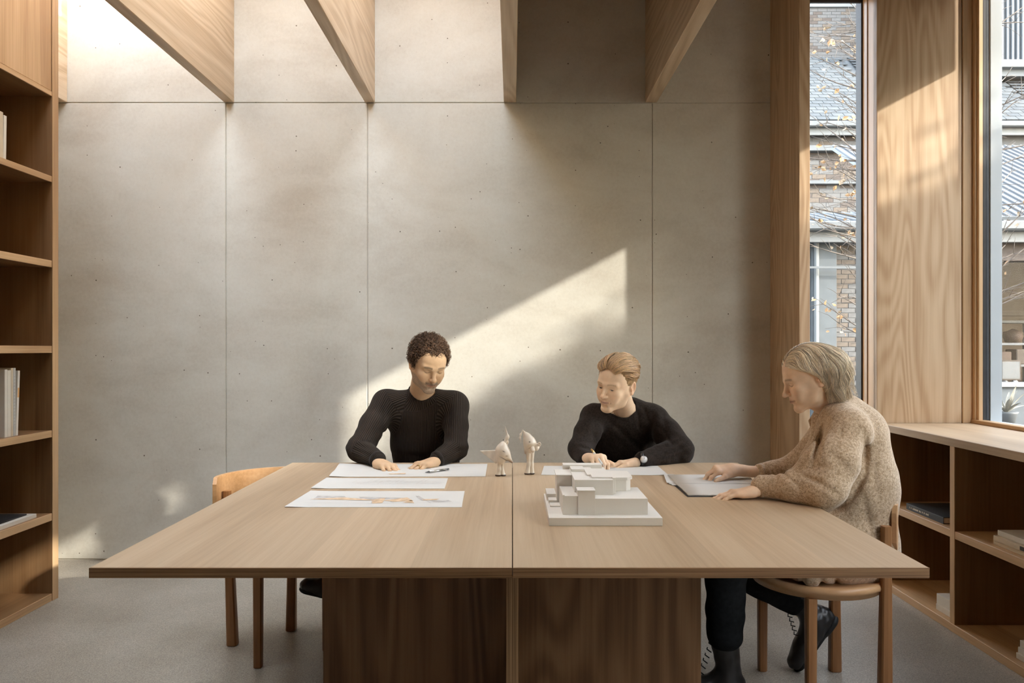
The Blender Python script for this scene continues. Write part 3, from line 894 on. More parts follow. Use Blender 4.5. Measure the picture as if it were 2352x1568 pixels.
mb('roof_slab', 0.247, 0.316, 2.372, 2.50, 0.858, 0.8622)
mb('roof_gap_wall', 0.309, 0.318, 2.36, 2.47, 0.812, 0.862)
prism('side_wing', [(0.318, 2.41), (0.358, 2.41), (0.374, 2.43), (0.374, 2.52), (0.318, 2.52)], 0.812, 0.847, M['card'], am, bev=0.0005)
prism('wing_roof', [(0.314, 2.40), (0.360, 2.40), (0.379, 2.424), (0.379, 2.53), (0.314, 2.53)], 0.847, 0.856, M['card'], am, bev=0.0005)
mb('rear_tower', 0.142, 0.190, 2.455, 2.55, 0.764, 0.853)
mb('rear_roof', 0.139, 0.191, 2.45, 2.56, 0.853, 0.8565)
mb('rear_roof_plate', 0.17, 0.30, 2.57, 2.615, 0.853, 0.8700)
mb('low_annex', 0.112, 0.142, 2.50, 2.60, 0.764, 0.786)
mb('low_annex', 0.116, 0.142, 2.45, 2.50, 0.764, 0.775)
mb('low_annex', 0.118, 0.150, 2.40, 2.45, 0.764, 0.768)
# ------------------------------------------------------------------ outside: ground, neighbours, tree, hedge
M['paving'] = flat('outside_paving', (0.093, 0.093, 0.091), 0.9, 0.2, 0.2, 3)
M['mortar'] = flat('mortar', (0.136, 0.138, 0.140), 0.9, 0.1, 0.1, 20)
M['slate'] = flat('grey_slate', (0.081, 0.090, 0.096), 0.7, 0.3, 0.2, 6)
M['slate_b'] = flat('dark_slate', (0.065, 0.074, 0.081), 0.7, 0.3, 0.2, 6)
M['brick_a'] = flat('pale_grey_brick', (0.124, 0.122, 0.120), 0.9, 0.1, 0.15, 30)
M['brick_b'] = flat('tan_brick', (0.124, 0.104, 0.087), 0.9, 0.1, 0.2, 30)
M['brick_c'] = flat('brown_brick', (0.093, 0.079, 0.071), 0.9, 0.1, 0.2, 30)
M['cladding'] = flat('pale_metal_cladding', (0.124, 0.136, 0.146), 0.45, 0.4, 0.04, 2)
M['zinc'] = flat('zinc_gutter', (0.093, 0.102, 0.108), 0.5, 0.4, 0.1, 4)
M['render_grey'] = flat('grey_render', (0.105, 0.115, 0.121), 0.9, 0.1, 0.08, 9)
M['frame_white'] = flat('white_joinery', (0.174, 0.183, 0.186), 0.5, 0.4, 0.04, 4)
M['dark_room'] = flat('dim_interior_wall', (0.05, 0.038, 0.028), 0.9, 0.1, 0.15, 3)  # dimness of the unlit rooms is put into this colour
M['bark'] = flat('grey_bark', (0.149, 0.130, 0.115), 0.9, 0.1, 0.3, 40)
M['leaf_a'] = flat('amber_leaf', (0.42, 0.26, 0.14), 0.7, 0.2, 0.2, 20)
M['leaf_b'] = flat('pale_dry_leaf', (0.42, 0.32, 0.22), 0.7, 0.2, 0.2, 20)
M['shrub'] = flat('hedge_leaf', (0.07, 0.10, 0.04), 0.7, 0.2, 0.3, 9)
M['agave'] = flat('pale_garden_leaf', (0.27, 0.26, 0.22), 0.7, 0.2, 0.3, 9)
M['terracotta'] = flat('dark_pottery', (0.09, 0.06, 0.045), 0.6, 0.3, 0.2, 9)

ground = box('ground', -14, 32, -16, 34, -0.30, -0.14, M['paving'], bev=0, kind='structure')
for ob in (ground,):
    pass

def bricks(parent, x0, x1, y, z0, z1, mats, seed=1, bw=0.225, bh=0.075):
    """individual bricks set proud of the mortar of a frontal wall"""
    rnd = random.Random(seed)
    me_by = {}
    row = 0; z = z0
    while z + bh <= z1 + 1e-6:
        x = x0 - (bw / 2 if row % 2 else 0)
        while x < x1:
            a = max(x, x0); c = min(x + bw, x1)
            if c - a > 0.05:
                m = rnd.choice(mats)
                key = (round(c - a, 3), m)
                if key not in me_by:
                    bm = bmesh.new(); bmesh.ops.create_cube(bm, size=1.0)
                    bmesh.ops.scale(bm, vec=(c - a - 0.008, 0.012, bh - 0.008), verts=bm.verts)
                    me = bm_mesh('brick', bm); me.materials.append(M[m]); me_by[key] = me
                link('brick', me_by[key], None, parent, ((a + c) / 2, y - 0.002 + rnd.uniform(-0.003, 0.003), z + bh / 2))
            x += bw
        z += bh; row += 1

# --- far house: gable wall above a slate roof, eaves, brick front
fh = empty('house', (9.0, 17.0, -0.14), label='far brick house with grey slate roof seen through both windows', cat='house')
box('chimney_wall', 5.8, 9.4, 18.55, 19.4, 6.0, 11.5, M['mortar'], fh, bev=0)
bricks(fh, 7.05, 8.75, 18.55, 8.28, 9.48, ['brick_a', 'brick_a', 'brick_b', 'brick_c', 'brick_a'], 3)
for k, (z0, z1, o) in enumerate(((9.5, 9.62, 0.06), (9.62, 9.80, 0.10), (9.82, 9.98, 0.05), (10.0, 10.2, 0.09))):
    box('string_course', 5.8, 9.4, 18.55 - o, 18.6, z0, z1, M['frame_white'], fh, bev=0.01)
box('wall', 4.0, 14.0, 16.25, 16.5, -0.14, 6.0, M['mortar'], fh, bev=0)
bricks(fh, 6.05, 7.85, 16.25, 4.05, 5.85, ['brick_a', 'brick_a', 'brick_c', 'brick_b'], 5, bw=0.30, bh=0.10)
# roof deck and slates
a0 = Vector((0, 16.0, 6.03)); a1 = Vector((0, 18.56, 8.30))
sl = (a1 - a0); ang = math.atan2(sl.z, sl.y); Ls = sl.length
bm = bmesh.new()
vs = [bm.verts.new(p) for p in ((3.8, a0.y + 0.05, a0.z - 0.03), (14.2, a0.y + 0.05, a0.z - 0.03), (14.2, a1.y, a1.z - 0.03), (3.8, a1.y, a1.z - 0.03),
                                (3.8, a0.y + 0.05, a0.z - 0.12), (14.2, a0.y + 0.05, a0.z - 0.12), (14.2, a1.y, a1.z - 0.12), (3.8, a1.y, a1.z - 0.12))]
for f in ((0, 1, 2, 3), (7, 6, 5, 4), (0, 4, 5, 1), (1, 5, 6, 2), (2, 6, 7, 3), (3, 7, 4, 0)):
    bm.faces.new([vs[i] for i in f])
link('roof_deck', bm_mesh('roof_deck', bm), M['slate'], fh, (0, 0, 0))
def slates(x0, x1, w, rows, seed):
    rnd = random.Random(seed)
    mes = []
    for m in ('slate', 'slate', 'slate_b'):
        bm = bmesh.new(); bmesh.ops.create_cube(bm, size=1.0)
        bmesh.ops.scale(bm, vec=(w - 0.012, Ls / rows * 1.3, 0.022), verts=bm.verts)
        me = bm_mesh('slate', bm); me.materials.append(M[m]); mes.append(me)
    for r_ in range(rows):
        t = (r_ + 0.5) / rows
        c = a0 + sl * t
        x = x0 + (w / 2 if r_ % 2 else 0)
        while x < x1:
            o = link('slate', rnd.choice(mes), None, fh, (x, c.y, c.z + 0.012))
            o.rotation_euler = (ang - 0.045 + rnd.uniform(-0.006, 0.006), 0, 0)
            x += w
slates(6.0, 7.95, 0.245, 22, 2)
slates(9.65, 11.1, 0.26, 22, 7)
# the rest of the slates, out of the two windows, joined into one part
V = []; F = []
for (xa, xb) in ((3.9, 5.85), (8.1, 9.5), (11.25, 14.0)):
    for r_ in range(22):
        t0 = r_ / 22; c0 = a0 + sl * t0; c1 = a0 + sl * (t0 + 1 / 22)
        x = xa
        while x < xb:
            n = len(V)
            V += [(x, c0.y, c0.z + 0.03), (x + 0.235, c0.y, c0.z + 0.03), (x + 0.235, c1.y, c1.z + 0.008), (x, c1.y, c1.z + 0.008)]
            F.append((n, n + 1, n + 2, n + 3)); x += 0.245
tag(link('slates_beyond', raw_mesh('slates_beyond', V, F), M['slate_b'], fh, (0, 0, 0)), kind='stuff')
box('gutter', 3.8, 14.2, 15.86, 16.02, 5.86, 5.98, M['zinc'], fh, bev=0.02)
box('fascia', 3.8, 14.2, 16.02, 16.08, 5.72, 5.97, M['frame_white'], fh, bev=0.004)
box('ledge', 4.0, 14.0, 16.05, 16.26, 5.40, 5.52, M['zinc'], fh, bev=0.01)
box('ledge', 4.0, 14.0, 16.12, 16.26, 4.72, 4.80, M['zinc'], fh, bev=0.01)
# metal clad dormer box at the right
box('dormer_wall', 9.45, 14.0, 17.28, 18.4, 7.4, 11.2, M['cladding'], fh, bev=0)
for k in range(40):
    x = 9.5 + k * 0.115
    box('cladding_rib', x, x + 0.052, 17.22, 17.285, 7.72, 11.2, M['cladding'], fh, bev=0.012)
box('dormer_sill', 9.40, 14.0, 17.12, 17.3, 7.55, 7.72, M['frame_white'], fh, bev=0.01)
# casement with white surround in the front wall
box('window_pane', 10.05, 10.5, 16.2, 16.24, 3.7, 5.35, M['farglass'], fh, bev=0)
box('dark_backing', 10.0, 10.55, 16.235, 16.245, 3.7, 5.35, M['dark_room'], fh, bev=0)  # thin dark board, its colour stands in for the unlit room behind
box('window_frame', 9.86, 10.04, 16.16, 16.26, 3.6, 5.4, M['frame_white'], fh, bev=0.006)
box('window_frame', 10.36, 10.44, 16.16, 16.26, 3.6, 5.0, M['frame_white'], fh, bev=0.006)

# --- near outbuilding: pale corrugated lean-to roof over a glazed room
nb_ = empty('outbuilding', (5.0, 9.5, -0.14), label='low outbuilding with pale ribbed roof and a glazed room', cat='building')
def lean_to(xa, xb, ra, rb):
    rs = rb - ra; rang = math.atan2(rs.z, rs.y)
    mid = Vector((0, (ra.y + rb.y) / 2, (ra.z + rb.z) / 2))
    o = box('roof_sheet', xa, xb, -rs.length / 2, rs.length / 2, -0.02, 0.02, M['cladding'], nb_, bev=0)
    o.location = Vector(((xa + xb) / 2, mid.y, mid.z)) - world_loc(nb_); o.rotation_euler = (rang, 0, 0)
    rib = None; x = xa + 0.04
    while x < xb - 0.02:
        if rib is None:
            rib = box('roof_rib', -0.016, 0.016, -rs.length / 2, rs.length / 2, -0.014, 0.014, M['cladding'], nb_, bev=0.004)
        else:
            rib = rib.copy(); COL.objects.link(rib); rib.parent = nb_
        rib.location = Vector((x, mid.y, mid.z + 0.033)) - world_loc(nb_); rib.rotation_euler = (rang, 0, 0)
        x += 0.12
lean_to(2.2, 4.9, Vector((0, 8.95, 2.72)), Vector((0, 9.95, 2.99)))
lean_to(4.9, 9.0, Vector((0, 8.95, 2.78)), Vector((0, 11.8, 4.35)))
box('gutter', 2.2, 9.0, 8.80, 8.93, 2.62, 2.73, M['zinc'], nb_, bev=0.02)
box('fascia', 2.2, 9.0, 8.94, 9.0, 2.50, 2.70, M['frame_white'], nb_, bev=0.004)
box('side_wall', 2.2, 3.56, 9.2, 9.4, -0.14, 2.6, M['mortar'], nb_, bev=0)
bricks(nb_, 3.30, 3.56, 9.2, 0.4, 2.6, ['brick_c', 'brick_c', 'brick_a'], 9)
o = box('downpipe', 3.585, 3.640, 9.08, 9.135, -0.14, 2.62, M['frame_white'], nb_, bev=0.02)
box('rendered_pier', 3.56, 3.86, 9.12, 9.4, -0.14, 2.55, M['render_grey'], nb_, bev=0.004)
box('brick_wall', 3.86, 4.9, 9.2, 9.4, -0.14, 2.55, M['mortar'], nb_, bev=0)
bricks(nb_, 3.86, 4.26, 9.2, 0.7, 2.55, ['brick_b', 'brick_b', 'brick_a', 'brick_b'], 12, bw=0.17, bh=0.058)
box('cable_rail', 2.2, 5.0, 9.0, 9.02, 2.20, 2.225, M['zinc'], nb_, bev=0)
# glazed room at the right
box('room_back', 5.0, 9.0, 11.3, 11.4, -0.1, 2.7, M['dark_room'], nb_, bev=0)
box('room_floor', 5.0, 9.0, 9.2, 11.4, -0.12, 0.0, M['dark_room'], nb_, bev=0)
box('room_side', 5.0, 5.1, 9.2, 11.3, -0.1, 2.6, M['dark_room'], nb_, bev=0)
box('room_head', 5.0, 9.0, 9.1, 9.3, 2.30, 2.6, M['brick_c'], nb_, bev=0.004)
box('room_glass', 5.1, 9.0, 9.14, 9.146, 0.85, 2.3, M['farglass'], nb_, bev=0)
box('room_rail', 4.9, 9.0, 9.08, 9.2, 0.80, 0.86, M['frame_white'], nb_, bev=0.006)
box('low_wall', 4.9, 9.0, 9.12, 9.3, -0.1, 0.80, M['render_grey'], nb_, bev=0.004)
box('room_mullion', 5.52, 5.58, 9.08, 9.2, 0.3, 2.3, M['frame_white'], nb_, bev=0.004)
box('room_lintel', 5.1, 9.0, 9.4, 9.5, 1.66, 1.72, M['dark_room'], nb_, bev=0.004)
sf = empty('shelf_unit', (6.2, 9.9, 0.0), label='white shelf unit inside the glazed room across the yard', cat='shelves')
for z in (0.40, 0.72, 1.03, 1.30, 1.58):
    box('shelf', 5.75, 7.6, 9.6, 9.95, z, z + 0.03, M['frame_white'], sf, bev=0.003)
for x in (5.72, 6.02, 6.62, 7.6):
    box('upright', x, x + 0.03, 9.6, 9.95, 0.0, 1.6, M['frame_white'], sf, bev=0.003)
def lathe(name, prof, mat, parent, loc, n=16):
    bm = bmesh.new(); rings = []
    for q, z in prof:
        rings.append([bm.verts.new((q * math.cos(2 * math.pi * k / n), q * math.sin(2 * math.pi * k / n), z)) for k in range(n)])
    for r0, r1 in zip(rings, rings[1:]):
        for k in range(n):
            bm.faces.new((r0[k], r0[(k + 1) % n], r1[(k + 1) % n], r1[k]))
    bm.faces.new(rings[0][::-1]); bm.faces.new(rings[-1])
    return link(name, bm_mesh(name, bm), mat, parent, loc, smooth=True)
lathe('casserole', [(0.03, 0), (0.09, 0.01), (0.115, 0.08), (0.11, 0.14), (0.06, 0.155), (0.015, 0.18)], M['terracotta'], None, (6.37, 9.75, 1.33))
tag(bpy.data.objects['casserole'], 'dark lidded pot on the top shelf across the yard', 'pot')
lathe('casserole', [(0.03, 0), (0.06, 0.01), (0.07, 0.05), (0.06, 0.09), (0.02, 0.10)], M['terracotta'], None, (6.14, 9.75, 1.33))
tag(bpy.data.objects['casserole.001'], 'small dark pot beside the lidded pot across the yard', 'pot')
o = box('storage_box', 6.10, 6.27, 9.62, 9.85, 1.06, 1.22, M['terracotta'], bev=0.01); tag(o, 'dark brown box on the second shelf across the yard', 'box')
o = box('storage_box', 6.33, 6.53, 9.62, 9.85, 1.06, 1.25, M['brick_b'], bev=0.01); tag(o, 'tan box on the second shelf across the yard', 'box')
pf = empty('picture_frame', (6.07, 9.35, 0.42), label='framed pale picture standing behind the low wall glass', cat='frame')
box('frame_rim', 5.95, 6.20, 9.34, 9.37, 0.87, 1.12, M['brick_b'], pf, bev=0.004)
box('picture', 5.97, 6.18, 9.335, 9.345, 0.89, 1.10, M['frame_white'], pf, bev=0)
for k, x in enumerate((6.12, 6.24, 6.37)):
    o = lathe('jar', [(0.03, 0), (0.04, 0.01), (0.042, 0.09), (0.025, 0.11), (0.028, 0.12)], M['frame_white'] if k % 2 else M['metal'], None, (x, 9.72, 0.75 + 0.0))
    tag(o, ('left', 'middle', 'right')[k] + ' one of three small pale jars across the yard', 'jar', 'jars across the yard')

# --- garden bench and spiky plants beyond the narrow window
bn = empty('garden_bench', (4.0, 8.3, -0.14), label='pale slatted bench outside the narrow window, behind the woman', cat='bench')
for k in range(4):
    box('slat', 3.2, 5.0, 8.1 + k * 0.11, 8.19 + k * 0.11, 0.62, 0.65, M['frame_white'], bn, bev=0.005)
for x in (3.3, 4.1, 4.9):
    box('leg', x, x + 0.06, 8.14, 8.48, -0.14, 0.62, M['zinc'], bn, bev=0.005)
for k in range(3):
    box('slat', 3.2, 5.0, 8.02, 8.05, 0.20 + k * 0.14, 0.30 + k * 0.14, M['frame_white'], bn, bev=0.005)
def spiky(cx, cy, z, n, L, label, seed):
    rnd = random.Random(seed)
    r = empty('spiky_plant', (cx, cy, z), label=label, cat='plant', group='plants on the bench outside')
    lathe('pot', [(0.07, 0), (0.10, 0.12), (0.11, 0.14), (0.09, 0.14)], M['zinc'], r, (cx, cy, z))
    for k in range(n):
        a = 2 * math.pi * k / n + rnd.uniform(-0.2, 0.2); e = rnd.uniform(0.5, 1.3); l = L * rnd.uniform(0.7, 1.1)
        V = []; F = []
        for i in range(6):
            t = i / 5; w = 0.022 * math.sin(math.pi * (0.12 + 0.86 * t)) + 0.001
            dx = l * t * math.cos(e); dz = l * t * math.sin(e) - 0.5 * l * t * t * (1.2 - e * 0.6) * 0.6
            ca, sa = math.cos(a), math.sin(a)
            V += [(dx * ca - w * sa, dx * sa + w * ca, dz), (dx * ca, dx * sa, dz - 0.006), (dx * ca + w * sa, dx * sa - w * ca, dz)]
            if i:
                q = 3 * (i - 1); F += [(q, q + 1, q + 4, q + 3), (q + 1, q + 2, q + 5, q + 4)]
        link('leaf', raw_mesh('leaf', V, F), M['agave'], r, (cx, cy, z + 0.13))
spiky(3.88, 8.3, 0.652, 15, 0.34, 'dry spiky potted plant on the bench, left one', 3)
spiky(4.02, 8.26, 0.652, 13, 0.30, 'dry spiky potted plant on the bench, right one', 5)
spiky(5.16, 8.0, 0.46, 15, 0.34, 'dry spiky potted plant below the far glazed room', 6)

# --- young tree between the two windows with amber leaves
tree = empty('young_tree', (3.32, 6.2, -0.14), label='slender young tree with amber autumn leaves outside the windows', cat='tree')
sweep('trunk', [(3.32, 6.2, -0.14), (3.33, 6.2, 0.8), (3.29, 6.21, 1.8), (3.33, 6.19, 3.0), (3.31, 6.2, 4.4)], [0.05, 0.042, 0.034, 0.024, 0.010], M['bark'], tree)
rnd = random.Random(21)
lv = []
lm = []
for m in ('leaf_a', 'leaf_b', 'leaf_a'):
    V = [(0, 0, 0), (0.016, 0.014, 0.004), (0.020, 0.032, 0.0), (0.0, 0.060, -0.004), (-0.020, 0.032, 0.003), (-0.015, 0.014, -0.002), (0, 0.03, -0.006)]
    me = raw_mesh('leaf', V, [(0, 1, 6), (1, 2, 6), (2, 3, 6), (3, 4, 6), (4, 5, 6), (5, 0, 6)]); me.materials.append(M[m]); lm.append(me)
nleaf = 0
for k in range(84):
    side = 1 if k % 5 in (1, 3) else -1
    z = 1.1 + 2.9 * ((k * 0.618) % 1.0)
    d = Vector((side * rnd.uniform(0.6, 1.0), rnd.uniform(-0.45, 0.45), rnd.uniform(-0.1, 0.95))).normalized()
    p = Vector((3.31, 6.2, z)); Lb = rnd.uniform(0.7, 1.15) * (1.0 if z < 3.4 else 0.8)
    path = [p.copy()]
    for i in range(7):
        d = (d + Vector((rnd.uniform(-0.12, 0.12), rnd.uniform(-0.12, 0.12), rnd.uniform(-0.10, 0.12)))).normalized()
        p = p + d * Lb / 7; path.append(p.copy())
    br = sweep('branch', path, [0.010 * (1 - i / 8.5) + 0.0012 for i in range(8)], M['bark'], tree, sides=6)
    for i in range(2, 8):
        for s_ in range(2):
            dd = (d + Vector((rnd.uniform(-1, 1), rnd.uniform(-1, 1), rnd.uniform(-0.8, 0.8)))).normalized()
            tw = rnd.uniform(0.08, 0.22)
            e = path[i] + dd * tw
            sweep('twig', [path[i], path[i] + dd * tw * 0.5 + Vector((0, 0, rnd.uniform(-0.01, 0.02))), e], [0.0028, 0.002, 0.001], M['bark'], br, sides=4)
            if nleaf < 298 and rnd.random() < (0.30 if side == 1 else 0.62):
                for _ in range(rnd.choice((1, 1, 2))):
                    o = link('leaf', rnd.choice(lm), None, tree, e + Vector((rnd.uniform(-0.03, 0.03), rnd.uniform(-0.03, 0.03), rnd.uniform(-0.03, 0.02))))
                    o.rotation_euler = (rnd.uniform(0, 6.28), rnd.uniform(0, 6.28), rnd.uniform(0, 6.28))
                    sc_ = rnd.uniform(0.55, 0.95); o.scale = (sc_, sc_, sc_); nleaf += 1

# --- hedge added out of frame to the right: it holds back the low sun
hg = empty('sun_block_hedge', (6.2, 0.0, -0.14), label='tall unseen hedge added beyond the right hand windows to block low sun', cat='hedge')
rnd = random.Random(8)
def hedge_top(yv):
    base = 4.02 if yv > 0.62 else (4.27 if yv > -1.10 else 5.0)
    return base + 0.05 * math.sin(yv * 5.1) + 0.04 * math.sin(yv * 11.0 + 1)
def leafcloud(name, pts, size):
    n = len(pts)
    V = np.zeros((n, 4, 3)); rs_ = np.random.RandomState(5)
    u = rs_.normal(size=(n, 3)); u /= np.linalg.norm(u, axis=1, keepdims=True)
    w = np.cross(u, rs_.normal(size=(n, 3))); w /= np.linalg.norm(w, axis=1, keepdims=True)
    sz = size * rs_.uniform(0.6, 1.3, (n, 1))
    pts = np.asarray(pts)
    V[:, 0] = pts - u * sz; V[:, 1] = pts + w * sz * 0.5; V[:, 2] = pts + u * sz; V[:, 3] = pts - w * sz * 0.5
    return quads_mesh(name, V.reshape(-1, 3), np.arange(n * 4).reshape(n, 4))
V = []; F = []
n = 60
for i in range(n + 1):
    yv = -4.5 + 7.6 * i / n
    t = hedge_top(yv) - 0.22
    V += [(5.85, yv, -0.14), (5.85, yv, t), (6.6, yv, t), (6.6, yv, -0.14)]
    if i:
        a = 4 * (i - 1)
        F += [(a, a + 1, a + 5, a + 4), (a + 1, a + 2, a + 6, a + 5), (a + 2, a + 3, a + 7, a + 6)]
F += [(0, 3, 2, 1), (4 * n, 4 * n + 1, 4 * n + 2, 4 * n + 3)]
link('hedge_core', raw_mesh('hedge_core', V, F), M['shrub'], hg, (0, 0, 0))
pts = []
for _ in range(26000):
    yv = rnd.uniform(-4.5, 3.1); 
    z = hedge_top(yv) - abs(rnd.gauss(0, 0.16)) + (0.16 if rnd.random() < 0.25 else 0.02)
    pts.append((rnd.uniform(5.75, 6.7), yv, z))
for _ in range(1100):
    yv = rnd.uniform(-4.5, 3.1)
    pts.append((rnd.uniform(5.8, 6.6), yv, hedge_top(yv) + abs(rnd.gauss(0.05, 0.17))))
for _ in range(9000):
    pts.append((rnd.choice((5.80, 6.66)) + rnd.gauss(0, 0.04), rnd.uniform(-4.5, 3.1), rnd.uniform(-0.1, 4.0)))
tag(link('foliage', leafcloud('foliage', pts, 0.045), M['shrub'], hg, (0, 0, 0)), kind='stuff')
# ------------------------------------------------------------------ implicit surface modeller (smooth unions, meshed by surface nets)
V3 = lambda *a: np.array(a if len(a) > 1 else a[0], float)

def cap(a, b, ra, rb=None, k=0.01, flat=None, q=1.0, op='u', g=0):
    return dict(t='cap', a=V3(tuple(a)), b=V3(tuple(b)), ra=ra, rb=ra if rb is None else rb, k=k, flat=None if flat is None else V3(tuple(flat)), q=q, op=op, g=g)
def ell(c, r, k=0.01, R=None, op='u', g=0):
    return dict(t='ell', c=V3(tuple(c)), r=V3(tuple(r)), k=k, R=R, op=op, g=g)
def fun(f, lo, hi, k=0.005, op='u', g=0):
    return dict(t='fun', f=f, lo=V3(tuple(lo)), hi=V3(tuple(hi)), k=k, op=op, g=g)

def rotm(axis, deg):
    a = math.radians(deg); c, s = math.cos(a), math.sin(a)
    return {'X': np.array([[1, 0, 0], [0, c, -s], [0, s, c]]), 'Y': np.array([[c, 0, s], [0, 1, 0], [-s, 0, c]]), 'Z': np.array([[c, -s, 0], [s, c, 0], [0, 0, 1]])}[axis]

def aabb(p):
    if p['t'] == 'cap':
        r = max(p['ra'], p['rb']) * max(1.0, p['q'])
        return np.minimum(p['a'], p['b']) - r, np.maximum(p['a'], p['b']) + r
    if p['t'] == 'ell':
        if p['R'] is None:
            return p['c'] - p['r'], p['c'] + p['r']
        e = np.sqrt(((p['R'] * p['r'][None, :]) ** 2).sum(1))
        return p['c'] - e, p['c'] + e
    return p['lo'], p['hi']

def pdist(p, X, Y, Z):
    if p['t'] == 'cap':
        a, b = p['a'], p['b']; d = b - a; L = (d * d).sum() + 1e-12
        px, py, pz = X - a[0], Y - a[1], Z - a[2]
        t = np.clip((px * d[0] + py * d[1] + pz * d[2]) / L, 0, 1)
        px = px - t * d[0]; py = py - t * d[1]; pz = pz - t * d[2]
        if p['flat'] is not None:
            n = p['flat'] / np.linalg.norm(p['flat'])
            vn = (px * n[0] + py * n[1] + pz * n[2]) * (1.0 / p['q'] - 1.0)
            px = px + vn * n[0]; py = py + vn * n[1]; pz = pz + vn * n[2]
            sc = min(1.0, p['q'])
        else:
            sc = 1.0
        return (np.sqrt(px * px + py * py + pz * pz) - (p['ra'] + (p['rb'] - p['ra']) * t)) * sc
    if p['t'] == 'ell':
        c, r = p['c'], p['r']
        px, py, pz = X - c[0], Y - c[1], Z - c[2]
        if p['R'] is not None:
            R = p['R']
            px, py, pz = (px * R[0, 0] + py * R[1, 0] + pz * R[2, 0]), (px * R[0, 1] + py * R[1, 1] + pz * R[2, 1]), (px * R[0, 2] + py * R[1, 2] + pz * R[2, 2])
        k0 = np.sqrt((px / r[0]) ** 2 + (py / r[1]) ** 2 + (pz / r[2]) ** 2)
        k1 = np.sqrt((px / r[0] ** 2) ** 2 + (py / r[1] ** 2) ** 2 + (pz / r[2] ** 2) ** 2) + 1e-9
        return k0 * (k0 - 1.0) / k1
    return p['f'](X, Y, Z)

def sdf_mesh(name, prims, res, disp=None):
    """returns verts, quads, nearest primitive group per vertex"""
    lo = np.full(3, 1e9); hi = np.full(3, -1e9)
    for p in prims:
        if p['op'] == 'u':
            l, h = aabb(p); lo = np.minimum(lo, l); hi = np.maximum(hi, h)
    lo = lo - 5 * res; hi = hi + 5 * res
    n = np.ceil((hi - lo) / res).astype(int) + 1
    ax = [(lo[i] + np.arange(n[i]) * res).astype(np.float32) for i in range(3)]
    F = np.full(n, 0.5, np.float32); G = np.zeros(n, np.uint8); Bst = np.full(n, 9.0, np.float32)
    for p in prims:
        l, h = aabb(p); pad = p['k'] + 4 * res
        i0 = np.maximum(np.floor((l - pad - lo) / res).astype(int), 0); i1 = np.minimum(np.ceil((h + pad - lo) / res).astype(int) + 1, n)
        if (i1 <= i0).any():
            continue
        s = tuple(slice(i0[i], i1[i]) for i in range(3))
        X = ax[0][s[0]][:, None, None]; Y = ax[1][s[1]][None, :, None]; Z = ax[2][s[2]][None, None, :]
        d = pdist(p, X, Y, Z).astype(np.float32)
        d = np.broadcast_to(d, F[s].shape)
        old = F[s]; k = p['k']
        if p['op'] == 'u':
            hh = np.maximum(k - np.abs(old - d), 0) / k
            F[s] = np.minimum(old, d) - hh * hh * k * 0.25
            m = d < Bst[s]
            Bst[s] = np.where(m, d, Bst[s]); G[s] = np.where(m, p['g'], G[s])
        elif p['op'] == 's':
            hh = np.maximum(k - np.abs(old + d), 0) / k
            F[s] = np.maximum(old, -d) + hh * hh * k * 0.25
            if p['g']:
                G[s] = np.where(d < 2 * res, p['g'], G[s])
    if disp is not None:
        X = ax[0][:, None, None]; Y = ax[1][None, :, None]; Z = ax[2][None, None, :]
        near = np.abs(F) < 0.03
        ii = np.nonzero(near)
        F[ii] += disp(ax[0][ii[0]], ax[1][ii[1]], ax[2][ii[2]], G[ii]).astype(np.float32)
    ins = F < 0
    c = [ins[:-1, :-1, :-1], ins[1:, :-1, :-1], ins[:-1, 1:, :-1], ins[1:, 1:, :-1], ins[:-1, :-1, 1:], ins[1:, :-1, 1:], ins[:-1, 1:, 1:], ins[1:, 1:, 1:]]
    cnt = sum(x.astype(np.int8) for x in c)
    act = (cnt > 0) & (cnt < 8)
    I, J, K = np.nonzero(act)
    idm = np.full(act.shape, -1, np.int32); idm[I, J, K] = np.arange(len(I))
    off = [(0, 0, 0), (1, 0, 0), (0, 1, 0), (1, 1, 0), (0, 0, 1), (1, 0, 1), (0, 1, 1), (1, 1, 1)]
    val = [F[I + o[0], J + o[1], K + o[2]] for o in off]
    S = np.zeros((len(I), 3)); Cn = np.zeros(len(I))
    for a in range(8):
        for b in range(a + 1, 8):
            o1, o2 = off[a], off[b]
            if sum(abs(o1[i] - o2[i]) for i in range(3)) != 1:
                continue
            m = (val[a] < 0) != (val[b] < 0)
            t = np.where(m, val[a] / np.where(m, val[a] - val[b], 1), 0)
            for i in range(3):
                S[:, i] += np.where(m, o1[i] + t * (o2[i] - o1[i]), 0)
            Cn += m
    Vt = np.stack([I, J, K], 1) + S / Cn[:, None]
    Vt = lo + Vt * res
    Gv = G[np.clip(I + 1, 0, n[0] - 1), J, K]
    quads = []
    for axis in range(3):
        sl0 = [slice(1, -1)] * 3; sl1 = [slice(1, -1)] * 3
        sl0[axis] = slice(0, -1); sl1[axis] = slice(1, None)
        A = ins[tuple(sl0)]; B = ins[tuple(sl1)]
        for flip in (False, True):
            e = (A & ~B) if not flip else (~A & B)
            i, j, k = np.nonzero(e)
            g = [i + (0 if axis == 0 else 1), j + (0 if axis == 1 else 1), k + (0 if axis == 2 else 1)]
            u, v = [(1, 2), (2, 0), (0, 1)][axis]
            def cell(du, dv):
                q = [g[0].copy(), g[1].copy(), g[2].copy()]
                q[u] = q[u] - du; q[v] = q[v] - dv
                return idm[q[0], q[1], q[2]]
            qd = np.stack([cell(1, 1), cell(0, 1), cell(0, 0), cell(1, 0)], 1)
            if flip: qd = qd[:, ::-1]
            quads.append(qd)
    Q = np.concatenate(quads)
    Q = Q[(Q >= 0).all(1)]
    return Vt, Q, Gv

